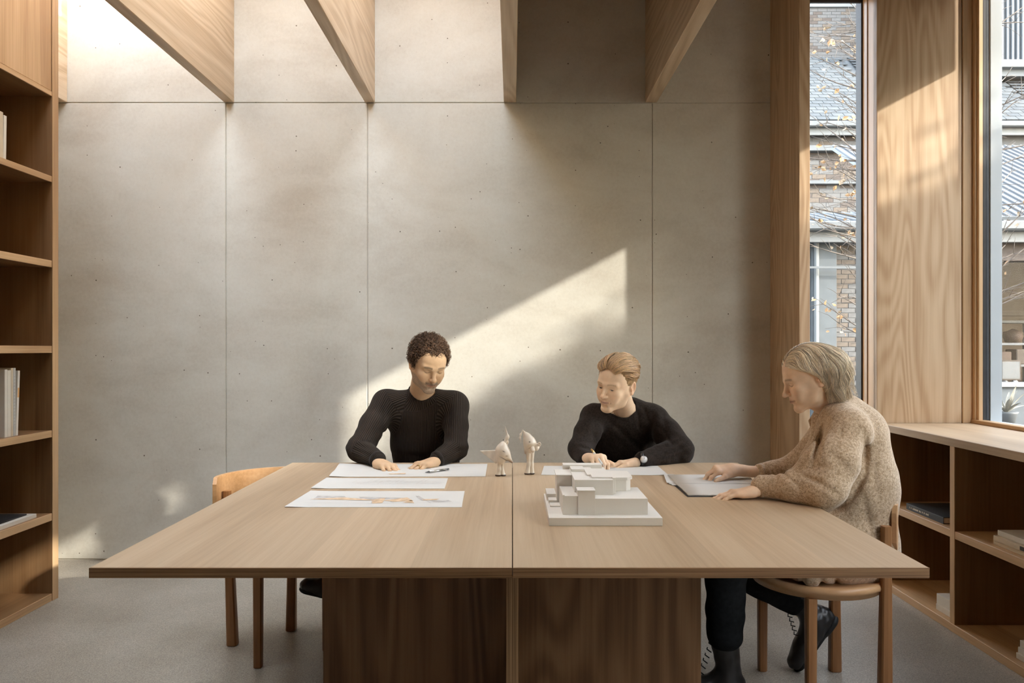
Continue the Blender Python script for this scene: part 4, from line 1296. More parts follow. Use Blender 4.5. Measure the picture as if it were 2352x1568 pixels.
def smooth_verts(V, Q, it=1, lam=0.5):
    e = np.concatenate([Q[:, [0, 1]], Q[:, [1, 2]], Q[:, [2, 3]], Q[:, [3, 0]]])
    for _ in range(it):
        acc = np.zeros_like(V); cn = np.zeros(len(V))
        for i in range(3):
            acc[:, i] = np.bincount(e[:, 0], V[e[:, 1], i], len(V)) + np.bincount(e[:, 1], V[e[:, 0], i], len(V))
        cn = np.bincount(e[:, 0], minlength=len(V)) + np.bincount(e[:, 1], minlength=len(V))
        V = V + lam * (acc / cn[:, None] - V)
    return V

def join(parts):
    """parts: (V, Q, colour) -> one"""
    vs, qs, cs, o = [], [], [], 0
    for V, Q, C_ in parts:
        vs.append(V); qs.append(Q + o); cs.append(C_); o += len(V)
    return np.concatenate(vs), np.concatenate(qs), np.concatenate(cs)

def place(name, V, Q, mat, parent, loc, cols=None, flo=None):
    loc = np.array(tuple(loc))
    me = quads_mesh(name, V - loc[None, :], Q)
    if cols is not None: set_col(me, cols)
    if flo is not None:
        for k, f in flo.items(): set_float(me, f, k)
    return link(name, me, mat, parent, tuple(loc))

# ------------------------------------------------------------------ materials for people
def skin_mat():
    m, nt, b = new_mat('skin', 0.52, 0.35)
    at = node(nt, 'ShaderNodeAttribute', attribute_name='Col')
    tc = node(nt, 'ShaderNodeTexCoord')
    n = node(nt, 'ShaderNodeTexNoise', i_Scale=60.0, i_Detail=3.0); nt.links.new(tc.outputs['Object'], n.inputs['Vector'])
    mr = node(nt, 'ShaderNodeMapRange'); mr.inputs[3].default_value = 0.90; mr.inputs[4].default_value = 1.10; nt.links.new(n.outputs['Fac'], mr.inputs[0])
    sc = node(nt, 'ShaderNodeVectorMath', operation='SCALE'); nt.links.new(at.outputs['Color'], sc.inputs[0]); nt.links.new(mr.outputs[0], sc.inputs['Scale'])
    nt.links.new(sc.outputs[0], b.inputs['Base Color'])
    b.inputs['Subsurface Weight'].default_value = 0.12
    b.inputs['Subsurface Radius'].default_value = (0.006, 0.004, 0.003)
    b.inputs['Subsurface Scale'].default_value = 0.6
    n2 = node(nt, 'ShaderNodeTexNoise', i_Scale=350.0, i_Detail=2.0); nt.links.new(tc.outputs['Object'], n2.inputs['Vector'])
    bump(nt, b, n2.outputs['Fac'], 0.10, 0.0008)
    return m
M['skin'] = skin_mat()

def hair_mat():
    m, nt, b = new_mat('hair', 0.42, 0.45)
    at = node(nt, 'ShaderNodeAttribute', attribute_name='Col')
    nt.links.new(at.outputs['Color'], b.inputs['Base Color'])
    return m
M['hair'] = hair_mat()
M['hair_base'] = hair_mat(); M['hair_base'].name = 'hair_base'; M['hair_base'].node_tree.nodes['Principled BSDF'].inputs['Roughness'].default_value = 0.85; M['hair_base'].node_tree.nodes['Principled BSDF'].inputs['Specular IOR Level'].default_value = 0.1

def knit(name, col, pitch, strength, colvar=0.25):
    """rib knit: the float attribute 'rib' runs across the ribs in metres"""
    m, nt, b = new_mat(name, 0.9, 0.12)
    L = nt.links.new
    at = node(nt, 'ShaderNodeAttribute', attribute_name='rib')
    mu = node(nt, 'ShaderNodeMath', operation='MULTIPLY'); mu.inputs[1].default_value = 2 * math.pi / pitch; L(at.outputs['Fac'], mu.inputs[0])
    si = node(nt, 'ShaderNodeMath', operation='SINE'); L(mu.outputs[0], si.inputs[0])
    tc = node(nt, 'ShaderNodeTexCoord')
    n = node(nt, 'ShaderNodeTexNoise', i_Scale=260.0, i_Detail=2.0); L(tc.outputs['Object'], n.inputs['Vector'])
    ad = node(nt, 'ShaderNodeMath', operation='ADD'); L(si.outputs[0], ad.inputs[0])
    m2 = node(nt, 'ShaderNodeMath', operation='MULTIPLY'); m2.inputs[1].default_value = 0.8; L(n.outputs['Fac'], m2.inputs[0]); L(m2.outputs[0], ad.inputs[1])
    mr = node(nt, 'ShaderNodeMapRange'); mr.inputs[1].default_value = -1; mr.inputs[2].default_value = 1.6; L(ad.outputs[0], mr.inputs[0])
    cr = ramp(nt, [(0.0, tuple(c * (1 - 2 * colvar) for c in col)), (1.0, tuple(c * (1 + 2 * colvar) for c in col))])
    L(mr.outputs[0], cr.inputs[0]); L(cr.outputs[0], b.inputs['Base Color'])
    b.inputs['Sheen Weight'].default_value = 0.04
    b.inputs['Sheen Roughness'].default_value = 0.4
    bump(nt, b, mr.outputs[0], strength, 0.003)
    return m
M['rib_knit'] = knit('dark_rib_knit', (0.038, 0.029, 0.023), 0.0085, 0.9, 0.32)

def wool(name, c0, c1, speck=None, scale=120.0, fuzz=0.07):
    m, nt, b = new_mat(name, 0.95, 0.08)
    L = nt.links.new
    tc = node(nt, 'ShaderNodeTexCoord')
    n = node(nt, 'ShaderNodeTexNoise', i_Scale=scale, i_Detail=3.0, i_Roughness=0.7); L(tc.outputs['Object'], n.inputs['Vector'])
    cr = ramp(nt, [(0.36, c0), (0.62, c1)]); L(n.outputs['Fac'], cr.inputs[0])
    out = cr.outputs[0]
    if speck:
        n2 = node(nt, 'ShaderNodeTexNoise', i_Scale=330.0, i_Detail=1.0, i_Roughness=0.5); L(tc.outputs['Object'], n2.inputs['Vector'])
        r2 = ramp(nt, [(0.60, (0, 0, 0)), (0.70, (0.8, 0.8, 0.8))]); L(n2.outputs['Fac'], r2.inputs[0])
        mx = node(nt, 'ShaderNodeMix', data_type='RGBA'); L(r2.outputs[0], mx.inputs[0]); L(out, mx.inputs[6]); mx.inputs[7].default_value = (*speck, 1)
        out = mx.outputs[2]
    L(out, b.inputs['Base Color'])
    b.inputs['Sheen Weight'].default_value = fuzz
    b.inputs['Sheen Roughness'].default_value = 0.45
    bump(nt, b, n.outputs['Fac'], 0.5, 0.003)
    return m
M['dark_wool'] = wool('dark_brown_wool', (0.020, 0.015, 0.013), (0.034, 0.027, 0.023))
M['tweed'] = wool('oatmeal_tweed_knit', (0.40, 0.28, 0.175), (0.64, 0.50, 0.36), speck=(0.12, 0.085, 0.065), fuzz=0.25)

# ------------------------------------------------------------------ head
def head_prims(fem=False, nose=1.0, jaw=1.0, brow=1.0, ears=(1, 1), open_eye=0.0, cheek=1.0, moustache=False):
    p = []
    p.append(ell((0, 0.018, 0.036), (0.076, 0.094, 0.082), k=0.01))
    p.append(ell((0, -0.030, 0.010), (0.066, 0.060, 0.088), k=0.03))
    p.append(ell((0, -0.040, -0.050), (0.051 * jaw, 0.046, 0.050), k=0.03))
    for s in (-1, 1):
        p.append(cap((s * 0.058 * jaw, -0.004, -0.040), (s * 0.046 * jaw, -0.022, -0.080), 0.018, 0.014, k=0.03))   # jaw angle
        p.append(cap((s * 0.046 * jaw, -0.022, -0.080), (s * 0.014, -0.076, -0.100), 0.014, 0.014, k=0.02))         # jaw line
        p.append(ell((s * 0.0405, -0.066, -0.026), (0.0180 * cheek, 0.016, 0.016), k=0.026))                         # cheekbone
        p.append(ell((s * 0.030, -0.072, -0.052), (0.018, 0.014, 0.022), k=0.02))                                  # cheek by the mouth
    p.append(ell((0, -0.080, -0.101), (0.019, 0.015, 0.015), k=0.018))                                             # chin
    p.append(ell((0, -0.078, -0.064), (0.028, 0.018, 0.022), k=0.016))                                             # muzzle
    for s in (-1, 1):
        p.append(cap((s * 0.012, -0.086, 0.014), (s * 0.046, -0.072, 0.018), 0.009 * brow, 0.007 * brow, k=0.016))
        p.append(ell((s * 0.030, -0.097, -0.001), (0.017, 0.018, 0.011), k=0.012, op='s'))
        p.append(ell((s * 0.0305, -0.0705, -0.001), (0.0150, 0.0150, 0.0125), k=0.004))                            # lidded eyeball
        p.append(cap((s * 0.018, -0.084, 0.0055), (s * 0.044, -0.078, 0.0055), 0.0030, 0.0030, k=0.005))           # fold of the upper lid
        p.append(cap((s * 0.020, -0.082, -0.0115), (s * 0.040, -0.078, -0.0105), 0.0030, 0.0028, k=0.006))         # lower lid
    # nose
    p.append(cap((0, -0.088, 0.004), (0, -0.106 * (1 if nose == 1 else 1.0), -0.028), 0.0075, 0.0095, k=0.011))
    p.append(ell((0, -0.110 - 0.004 * (nose - 1) * 10, -0.034), (0.0105, 0.0115, 0.0095), k=0.007))
    for s in (-1, 1):
        p.append(ell((s * 0.0115, -0.099, -0.037), (0.0060, 0.0095, 0.0064), k=0.005))
        p.append(ell((s * 0.0060, -0.105, -0.0445), (0.0032, 0.0045, 0.0034), k=0.002, op='s'))
    # lips
    for s in (-1, 1):
        p.append(cap((0.0, -0.0985, -0.0605), (s * 0.0225, -0.0880, -0.0640), 0.0042, 0.0022, k=0.005))
        p.append(cap((0.0, -0.0970, -0.0700), (s * 0.0200, -0.0880, -0.0655), 0.0052, 0.0022, k=0.005))
        p.append(ell((s * 0.026, -0.090, -0.0650), (0.0030, 0.004, 0.003), k=0.005, op='s'))
    p.append(cap((-0.021, -0.0935, -0.0650), (0.021, -0.0935, -0.0650), 0.0012, 0.0012, k=0.0015, op='s'))
    p.append(cap((0, -0.1035, -0.0648), (0, -0.1030, -0.0648), 0.0016, 0.0016, k=0.003, op='s'))
    p.append(cap((-0.008, -0.096, -0.0820), (0.008, -0.096, -0.0820), 0.005, 0.005, k=0.008, op='s'))               # under the lip
    p.append(cap((0, -0.104, -0.0505), (0, -0.103, -0.0560), 0.0018, 0.0022, k=0.004, op='s'))                     # philtrum
    if moustache:
        for s in (-1, 1):
            p.append(cap((0.0, -0.0995, -0.0540), (s * 0.024, -0.0890, -0.0610), 0.0058, 0.0040, k=0.006))
    # ears
    for s, on in zip((-1, 1), ears):
        if not on: continue
        R = rotm('Z', s * -18) @ rotm('X', -12)
        c = V3(s * 0.0775, 0.016, -0.008)
        p.append(ell(c, (0.0075, 0.0175, 0.0310), k=0.008, R=R))
        p.append(ell(c + V3(s * 0.0065, -0.001, 0.004), (0.0065, 0.0105, 0.0190), k=0.004, R=R, op='s'))
        p.append(ell(c + V3(s * 0.003, -0.012, -0.006), (0.0050, 0.0050, 0.0070), k=0.004))
        p.append(ell(c + V3(s * 0.000, -0.006, -0.026), (0.0060, 0.0090, 0.0080), k=0.006))
    return p

def head_frame(loc, yaw, pitch, roll, scale):
    R = rotm('Z', yaw) @ rotm('X', pitch) @ rotm('Y', roll)
    return R * scale, np.array(tuple(loc))

def to_world(V, fr): return V @ fr[0].T + fr[1]
def to_local(p, fr): return np.linalg.inv(fr[0]) @ (np.array(tuple(p)) - fr[1])

def vnoise(V, s, seed=0):
    """cheap smooth noise in [-1,1]"""
    r = np.random.RandomState(seed); out = 0
    for i in range(5):
        w = r.normal(size=3) * s; ph = r.uniform(0, 6.28)
        out = out + np.sin(V @ w + ph)
    return out / 3.0

def ss(a, b, x): 
    t = np.clip((x - a) / (b - a), 0, 1); return t * t * (3 - 2 * t)

def face_cols(V, base, lip, brow_c, beard=None, lash=(0.05, 0.03, 0.02), open_eye=0.0, blush=0.0):
    x, y, z = V[:, 0], V[:, 1], V[:, 2]; ax_ = np.abs(x)
    C_ = np.tile(np.array(base, float), (len(V), 1))
    front = y < -0.06
    def mixin(m, col):
        m = np.clip(m, 0, 1)[:, None]
        return C_ * (1 - m) + np.array(col)[None, :] * m
    red = np.array(base) * np.array([1.08, 0.82, 0.74])
    C_ = mixin(np.exp(-(((x) / 0.016) ** 2 + ((z + 0.036) / 0.012) ** 2)) * (y < -0.09) * 0.22, red)
    C_ = mixin(np.exp(-(((ax_ - 0.044) / 0.018) ** 2 + ((z + 0.034) / 0.016) ** 2)) * front * (0.15 + blush * 0.5), red)
    C_ = mixin(ss(0.072, 0.082, ax_) * 0.5, red)
    lipm = np.exp(-((ax_ / 0.0225) ** 6)) * np.exp(-(((z + 0.0655) / 0.0080) ** 4)) * (y < -0.084)
    C_ = mixin(lipm * 0.75, lip)
    C_ = mixin(np.exp(-((ax_ / 0.022) ** 8)) * np.exp(-(((z + 0.0650) / 0.0016) ** 2)) * (y < -0.084) * 0.8, np.array(lip) * 0.35)
    bz = 0.0215 - 0.10 * (ax_ - 0.030) ** 2 / 0.02 * 1.2 - 0.0
    C_ = mixin(np.exp(-(((z - bz) / 0.0042) ** 2)) * ss(0.010, 0.016, ax_) * (1 - ss(0.046, 0.054, ax_)) * front * (0.75 + 0.25 * vnoise(V, 900, 3)), brow_c)
    # lash line of the lowered lid, or the eye opening
    lz = -0.0070 + 0.0035 * ((ax_ - 0.0305) / 0.013) ** 2
    inb = np.exp(-(((ax_ - 0.0305) / 0.0135) ** 6)) * (y < -0.070)
    if open_eye > 0:
        uz = -0.0010 - 0.0035 * ((ax_ - 0.0305) / 0.013) ** 2
        op_ = ((z > lz) & (z < uz)) * inb
        C_ = mixin(op_ * 0.9, (0.55, 0.50, 0.45))
        ir = ((ax_ - 0.0305 - open_eye * np.sign(x)) ** 2 + (z + 0.0035) ** 2 < 0.0052 ** 2) * op_
        C_ = mixin(ir, (0.05, 0.06, 0.07))
        C_ = mixin(np.exp(-(((z - uz) / 0.0013) ** 2)) * inb * 0.85, lash)
    else:
        C_ = mixin(np.exp(-(((z - lz) / 0.0017) ** 2)) * inb * 0.85, lash)
    C_ = mixin(np.exp(-(((z - 0.0062) / 0.0016) ** 2)) * inb * 0.45, np.array(base) * 0.55)  # crease of the upper lid, its shade put into the skin colour
    if beard is not None:
        zl = -0.040 - 0.25 * (-y - 0.05) 
        jaw_m = ss(0.0, 0.012, (-0.034 - 0.30 * np.clip(-y - 0.03, 0, 0.08)) - z) * (y < 0.012) * ss(-0.135, -0.115, z)
        jaw_m = jaw_m * (1 - lipm)
        mo = np.exp(-(((z + 0.0560) / 0.0065) ** 2)) * (ax_ < 0.030) * (y < -0.08)
        chin = np.exp(-((ax_ / 0.022) ** 4)) * (z < -0.078) * (y < -0.06)
        sp = 0.60 + 0.40 * vnoise(V, 1300, 9)
        C_ = mixin(np.clip(jaw_m * 0.95, 0, 1) * sp, beard)
        C_ = mixin(np.clip(mo * (0.55 + 0.35 * sp), 0, 0.8), np.array(beard) * 0.45)
        C_ = mixin(chin * 0.25 * sp, np.array(beard) * 1.2)
    return C_

# ------------------------------------------------------------------ hand
def hand_prims(wrist, fwd, up, side, curl=(20, 25, 15), spread=1.0, scale=1.0, thumb=(35, 10), curls=None, arch=18, palm_drop=0.0):
    """side=+1: thumb on the local +x side, where x = fwd cross up"""
    f = V3(tuple(fwd)); f /= np.linalg.norm(f); u = V3(tuple(up)); u = u - f * (u @ f); u /= np.linalg.norm(u)
    r = np.cross(f, u); w = V3(tuple(wrist)); s = scale
    def W(a, b, c): return w + (r * a * side + f * b + u * c) * s
    p = []
    p.append(cap(W(0, -0.03, 0.0), W(0, 0.010, -0.001), 0.0265 * s, 0.027 * s, k=0.012, flat=u, q=0.72))
    # index .. little; across = +x on the thumb side
    base = [(0.030, 0.088, 0.0085), (0.010, 0.092, 0.0090), (-0.0105, 0.087, 0.0085), (-0.029, 0.078, 0.0075)]
    ln = [(0.042, 0.025, 0.020), (0.046, 0.029, 0.021), (0.042, 0.027, 0.021), (0.034, 0.020, 0.018)]
    kn = []
    for i, (bx, by, br) in enumerate(base):
        ku = 0.006 - 0.004 * abs(i - 1.2) + 0.0
        b = W(bx, by, ku)
        p.append(cap(W(bx * 0.55, 0.010, 0.002), b, 0.0150 * s, (br + 0.0032) * s, k=0.016, flat=u, q=0.95))
        p.append(ell(b + u * 0.003 * s, (0.0085 * s,) * 3, k=0.010))
        kn.append(b)
    p.append(cap(W(0.024, 0.018, -0.006), W(0.032, 0.045, -0.008), 0.016 * s, 0.013 * s, k=0.016))        # thumb mound
    p.append(cap(W(-0.026, 0.020, -0.006), W(-0.028, 0.060, -0.006), 0.012 * s, 0.010 * s, k=0.016))
    for i, b in enumerate(kn):
        cc = curls[i] if curls else curl
        ang = 0.0; pos = b.copy()
        sp = math.radians((base[i][0] / 0.03) * 6.0 * spread)
        br = base[i][2]
        rad = [br + 0.0008, br, br - 0.0006, br - 0.0016]
        for j in range(3):
            ang += math.radians(cc[j])
            d = (f * math.cos(ang) - u * math.sin(ang))
            d = d * math.cos(sp) + r * side * math.sin(sp)
            nx = pos + d * ln[i][j] * s
            p.append(cap(pos, nx, rad[j] * s, rad[j + 1] * s, k=0.0035 if j else 0.007, g=i + 1))
            p.append(ell(nx if j < 2 else nx - d * 0.001, ((rad[j + 1] + 0.0006) * s,) * 3, k=0.003, g=i + 1))
            pos = nx
    # thumb: leaves the side of the palm near its base
    t0 = W(0.030, 0.030, -0.006)
    a1 = math.radians(thumb[0]); a2 = math.radians(thumb[0] - thumb[1])
    d1 = (f * math.cos(a1) + r * side * math.sin(a1) - u * 0.18); d1 /= np.linalg.norm(d1)
    d2 = (f * math.cos(a2) + r * side * math.sin(a2) - u * 0.25); d2 /= np.linalg.norm(d2)
    t1 = t0 + d1 * 0.040 * s; t2 = t1 + d2 * 0.034 * s; t3 = t2 + d2 * 0.022 * s
    p.append(cap(t0, t1, 0.0135 * s, 0.0108 * s, k=0.014)); p.append(cap(t1, t2, 0.0108 * s, 0.0098 * s, k=0.004)); p.append(cap(t2, t3, 0.0098 * s, 0.0080 * s, k=0.003))
    return p, kn

def hand_mesh(prims, base):
    V, Q, G = sdf_mesh('hand', prims, 0.0019)
    V = smooth_verts(V, Q, 1, 0.35)
    C_ = np.tile(np.array(base, float), (len(V), 1))
    n = vnoise(V, 90, 4)[:, None]
    C_ = C_ * (1 + 0.05 * n)
    return V, Q, C_

# ------------------------------------------------------------------ hair strands
def strands_obj(name, P_, R_, cols, parent, fr, sides=4):
    S, N, _ = P_.shape
    Wd = to_world(P_.reshape(-1, 3), fr).reshape(S, N, 3)
    c = Wd.reshape(-1, 3).mean(0)
    me = tubes_mesh(name, Wd - c, R_, sides, cols)
    return link(name, me, M['hair'], parent, tuple(c))

SK_C = V3(0, 0.018, 0.036); SK_R = V3(0.076, 0.094, 0.082)
def skull(d, off=0.0):
    """point on the cranium in direction d (unit rows), pushed out by off"""
    d = d / np.linalg.norm(d, axis=-1, keepdims=True)
    t = 1.0 / np.sqrt(((d / SK_R) ** 2).sum(-1, keepdims=True))
    o = off if np.isscalar(off) else np.asarray(off)[..., None]
    return SK_C + d * (t + o)

def cap_mesh(off, hairline, res=0.0028, disp=None):
    """close fitting mass of hair over the cranium; hairline(x,y,z) > 0 where hair grows"""
    def f(X, Y, Z):
        r = SK_R + off
        px, py, pz = X - SK_C[0], Y - SK_C[1], Z - SK_C[2]
        k0 = np.sqrt((px / r[0]) ** 2 + (py / r[1]) ** 2 + (pz / r[2]) ** 2)
        k1 = np.sqrt((px / r[0] ** 2) ** 2 + (py / r[1] ** 2) ** 2 + (pz / r[2] ** 2) ** 2) + 1e-9
        d = k0 * (k0 - 1) / k1
        g = -hairline(X, Y, Z)
        k = 0.010
        h = np.maximum(k - np.abs(d - g), 0) / k
        return np.maximum(d, g) + h * h * k * 0.25
    r = SK_R + off + 0.01
    return sdf_mesh('hair', [fun(f, SK_C - r - V3(0, 0, 0.05), SK_C + r)], res, disp)
# ------------------------------------------------------------------ bodies
def limb_noise(amp, s, seed):
    def f(x, y, z, g):
        return amp * vnoise(np.stack([x, y, z], -1), s, seed)
    return f

def creases(lines):
    """folds pressed into cloth: (px0, py0, px1, py1, depth, width in pixels)"""
    def f(x, y, z):
        sx = 1177 + x * FPX / y; sy = 800 - (z - EYE) * FPX / y
        out = 0.0
        for x0, y0, x1, y1, dep, w in lines:
            dx, dy = x1 - x0, y1 - y0; L = dx * dx + dy * dy
            t = ((sx - x0) * dx + (sy - y0) * dy) / L; tc_ = np.clip(t, 0, 1)
            d2 = (sx - x0 - tc_ * dx) ** 2 + (sy - y0 - tc_ * dy) ** 2
            out = out + dep * np.exp(-d2 / (w * w)) * (0.35 + 0.65 * np.sin(np.pi * tc_))
        return out
    return f

def rib_coord(V, segs):
    """distance across the ribs: around each sleeve, straight across the trunk. segs: list of (a, b, r, kind)"""
    best = np.full(len(V), 9.0); rib = np.zeros(len(V))
    for a, b, r, kind in segs:
        a = V3(tuple(a)); b = V3(tuple(b)); d = b - a; L = (d * d).sum()
        t = np.clip(((V - a) @ d) / L, 0, 1)
        off = V - (a + t[:, None] * d)
        dist = np.linalg.norm(off, axis=1) - r
        if kind == 'trunk':
            c = V[:, 0] * 1.15
            dist = dist + 0.012
        else:
            dn = d / math.sqrt(L)
            e1 = np.cross(dn, V3(0.1, 1, 0.05)); e1 /= np.linalg.norm(e1); e2 = np.cross(dn, e1)
            c = np.arctan2(off @ e2, off @ e1) * r
            if kind == 'ring':
                c = t * math.sqrt(L)
        m = dist < best
        best = np.where(m, dist, best); rib = np.where(m, c, rib)
    return rib

def bone_body(prims, res, base):
    V, Q, G = sdf_mesh('body', prims, res)
    V = smooth_verts(V, Q, 1)
    return V, Q, np.tile(np.array(base, float), (len(V), 1))

def boot(name, heel, toe, up, ankle, parent, ankle_r=0.052, laces=True, label=None):
    """lace-up boot: sole, upper, laces. heel/toe on the sole line, ankle where the shaft ends"""
    h = V3(tuple(heel)); t = V3(tuple(toe)); u = V3(tuple(up)); f = (t - h); L = np.linalg.norm(f); f /= L
    u = u - f * (u @ f); u /= np.linalg.norm(u); s = np.cross(f, u); an = V3(tuple(ankle))
    def W(a, b, c): return h + f * a * L + s * b + u * c
    pr = [cap(W(0.14, 0, 0.052), W(0.30, 0, 0.058), 0.036, 0.040, k=0.02), cap(W(0.30, 0, 0.058), W(0.62, 0, 0.044), 0.042, 0.036, k=0.03),
          cap(W(0.62, 0, 0.042), W(0.86, 0, 0.038), 0.040, 0.030, k=0.03, flat=u, q=0.85),
          cap(W(0.20, 0, 0.07), an, 0.040, ankle_r, k=0.03), cap(W(0.13, 0, 0.030), W(0.84, 0, 0.030), 0.036, 0.035, k=0.02, flat=u, q=0.8)]
    V, Q, G = sdf_mesh(name, pr, 0.005, limb_noise(0.0012, 120, 3))
    o = place(name, V, Q, M['black_leather'], parent, V.mean(0))
    if label: o['label'] = label
    so = [cap(W(0.14, 0, 0.014), W(0.85, 0, 0.014), 0.037, 0.038, k=0.01, flat=u, q=0.42), cap(W(0.13, 0, 0.010), W(0.24, 0, 0.010), 0.035, 0.035, k=0.008, flat=u, q=0.6)]
    V, Q, G = sdf_mesh('sole', so, 0.005)
    place('sole', V, Q, M['rubber'], o, V.mean(0))
    if laces:
        cr = []
        p0 = W(0.60, 0, 0.078); p1 = an + f * (ankle_r + 0.004)
        for k in range(7):
            c = p0 + (p1 - p0) * k / 6 + u * 0.002 * math.sin(k)
            n_ = np.cross(p1 - p0, s); n_ /= np.linalg.norm(n_)
            if n_ @ u < 0: n_ = -n_
            cr.append([c - s * 0.022 - n_ * 0.004, c + n_ * 0.005, c + s * 0.022 - n_ * 0.004])
        cr = np.array(cr)
        me = tubes_mesh('lace', cr - cr.reshape(-1, 3).mean(0), np.full(cr.shape[:2], 0.0022), 5)
        link('lace', me, M['rubber'], o, tuple(cr.reshape(-1, 3).mean(0)))
    return o

SKIN1 = (0.69, 0.465, 0.285); SKIN2 = (0.80, 0.585, 0.405); SKIN3 = (0.77, 0.54, 0.37)

# ================================================================== man with dark curls
fr1 = head_frame(P(984, 833, 3.555), 25, 28, 3, 1.0)
sh_r, el_r, wr_r = P(886, 926, 3.72), P(826, 1030, 3.53), P(868, 1056, 3.37)
sh_l, el_l, wr_l = P(1046, 928, 3.72), P(1048, 1030, 3.56), P(1003, 1055, 3.41)
nk1 = P(968, 905, 3.70)
hip1 = Vector((-0.43, 3.88, 0.56))
hp, kn = hand_prims(wr_r + Vector((0.008, -0.02, -0.012)), (0.62, -0.78, -0.06), (0.1, 0.05, 1), side=-1, curl=(22, 30, 18), spread=1.3, scale=0.97, thumb=(30, 14))
H1 = hand_mesh(hp, SKIN1)
hp, kn_l1 = hand_prims(wr_l + Vector((-0.006, -0.016, -0.008)), (-0.66, -0.75, -0.06), (-0.05, 0.05, 1), side=1, curl=(20, 26, 14), spread=0.7, scale=0.97, thumb=(22, 14))
H2 = hand_mesh(hp, SKIN1)
hd = head_prims(nose=1.03, jaw=1.03, moustache=True)
nl = to_local(nk1, fr1)
hd += [cap((0, 0.018, -0.045), nl, 0.054, 0.060, k=0.025), cap(nl, nl + (nl - V3(0, 0.018, -0.045)) * 0.5, 0.058, 0.055, k=0.01)]
V, Q, G = sdf_mesh('head', hd, 0.0021)
V = smooth_verts(V, Q, 1, 0.3)
Ch = face_cols(V, SKIN1, (0.50, 0.235, 0.165), (0.07, 0.045, 0.03), beard=(0.27, 0.225, 0.185))
HD = (to_world(V, fr1), Q, Ch)
bd = [cap((-0.42, 3.77, 0.90), (-0.43, 3.80, 0.78), 0.115, 0.110, k=0.05, flat=(0, 1, 0), q=0.7), cap((-0.43, 3.80, 0.78), hip1, 0.115, 0.135, k=0.05, flat=(0, 1, 0), q=0.75),
      cap(nk1, (-0.42, 3.76, 0.95), 0.050, 0.07, k=0.03), cap(sh_r, el_r, 0.045, 0.035, k=0.04), cap(el_r, wr_r, 0.036, 0.026, k=0.02), cap(sh_l, el_l, 0.045, 0.035, k=0.04), cap(el_l, wr_l, 0.036, 0.026, k=0.02),
      cap(sh_r, nk1, 0.035, 0.035, k=0.03), cap(sh_l, nk1, 0.035, 0.035, k=0.03)]
# legs: left foot on the floor, right ankle crossed out to the side
kneeR, ankR = Vector((-0.60, 3.42, 0.60)), Vector((-0.72, 3.24, 0.285))
kneeL, ankL = Vector((-0.30, 3.42, 0.50)), Vector((-0.28, 3.46, 0.12))
hR, hL = hip1 + Vector((-0.09, 0, 0)), hip1 + Vector((0.09, 0, 0))
bd += [cap(hR, kneeR, 0.070, 0.050, k=0.04), cap(kneeR, ankR, 0.048, 0.034, k=0.03), cap(hL, kneeL, 0.070, 0.050, k=0.04), cap(kneeL, ankL, 0.048, 0.034, k=0.03)]
BD = bone_body(bd, 0.009, SKIN1)
V, Q, C_ = join([HD, H1, H2, BD])
man1 = place('person', V, Q, M['skin'], None, (-0.43, 3.86, 0.0), cols=C_)
tag(man1, 'seated man with dark curls and short beard in a ribbed black jumper', 'person')
# jumper
sw = [ell((-0.420, 3.765, 0.905), (0.168, 0.112, 0.150), k=0.05, g=1), cap((-0.425, 3.78, 0.87), (-0.43, 3.80, 0.80), 0.150, 0.156, k=0.05, flat=(0, 1, 0), q=0.72, g=1), cap((-0.43, 3.80, 0.80), (-0.43, 3.86, 0.58), 0.156, 0.170, k=0.06, flat=(0, 1, 0), q=0.76, g=1),
      cap(P(905, 945, 3.735), P(1030, 945, 3.735), 0.078, 0.078, k=0.05, g=1),
      cap(P(938, 918, 3.72), sh_r, 0.050, 0.056, k=0.04, g=2), cap(P(1000, 918, 3.72), sh_l, 0.050, 0.056, k=0.04, g=2),
      cap(sh_r, sh_r.lerp(el_r, 0.5), 0.064, 0.062, k=0.03, g=2), cap(sh_r.lerp(el_r, 0.5), el_r, 0.062, 0.058, k=0.02, g=2), cap(el_r, wr_r, 0.057, 0.036, k=0.025, g=2),
      cap(sh_l, sh_l.lerp(el_l, 0.5), 0.062, 0.058, k=0.03, g=2), cap(sh_l.lerp(el_l, 0.5), el_l, 0.058, 0.054, k=0.02, g=2), cap(el_l, wr_l, 0.052, 0.036, k=0.025, g=2)]
nkd = (Vector(to_world(V3(0, 0.018, -0.05)[None], fr1)[0]) - nk1).normalized()
sw += [cap(nk1 - nkd * 0.025, nk1 + nkd * 0.018, 0.071, 0.066, k=0.018, g=3)]
# folds at the inside of the elbows and under the arms
cr1 = creases([(812, 1018, 850, 1032, 0.006, 4), (806, 1030, 846, 1044, 0.005, 3.5), (822, 1008, 858, 1020, 0.004, 4), (882, 930, 878, 1000, 0.010, 6), (1034, 935, 1030, 1010, 0.010, 6),
               (1030, 1040, 1068, 1030, 0.006, 4), (1034, 1048, 1070, 1040, 0.004, 3), (868, 980, 884, 1000, 0.004, 4), (900, 1040, 1010, 1052, 0.004, 5), (860, 940, 880, 960, 0.003, 4)])
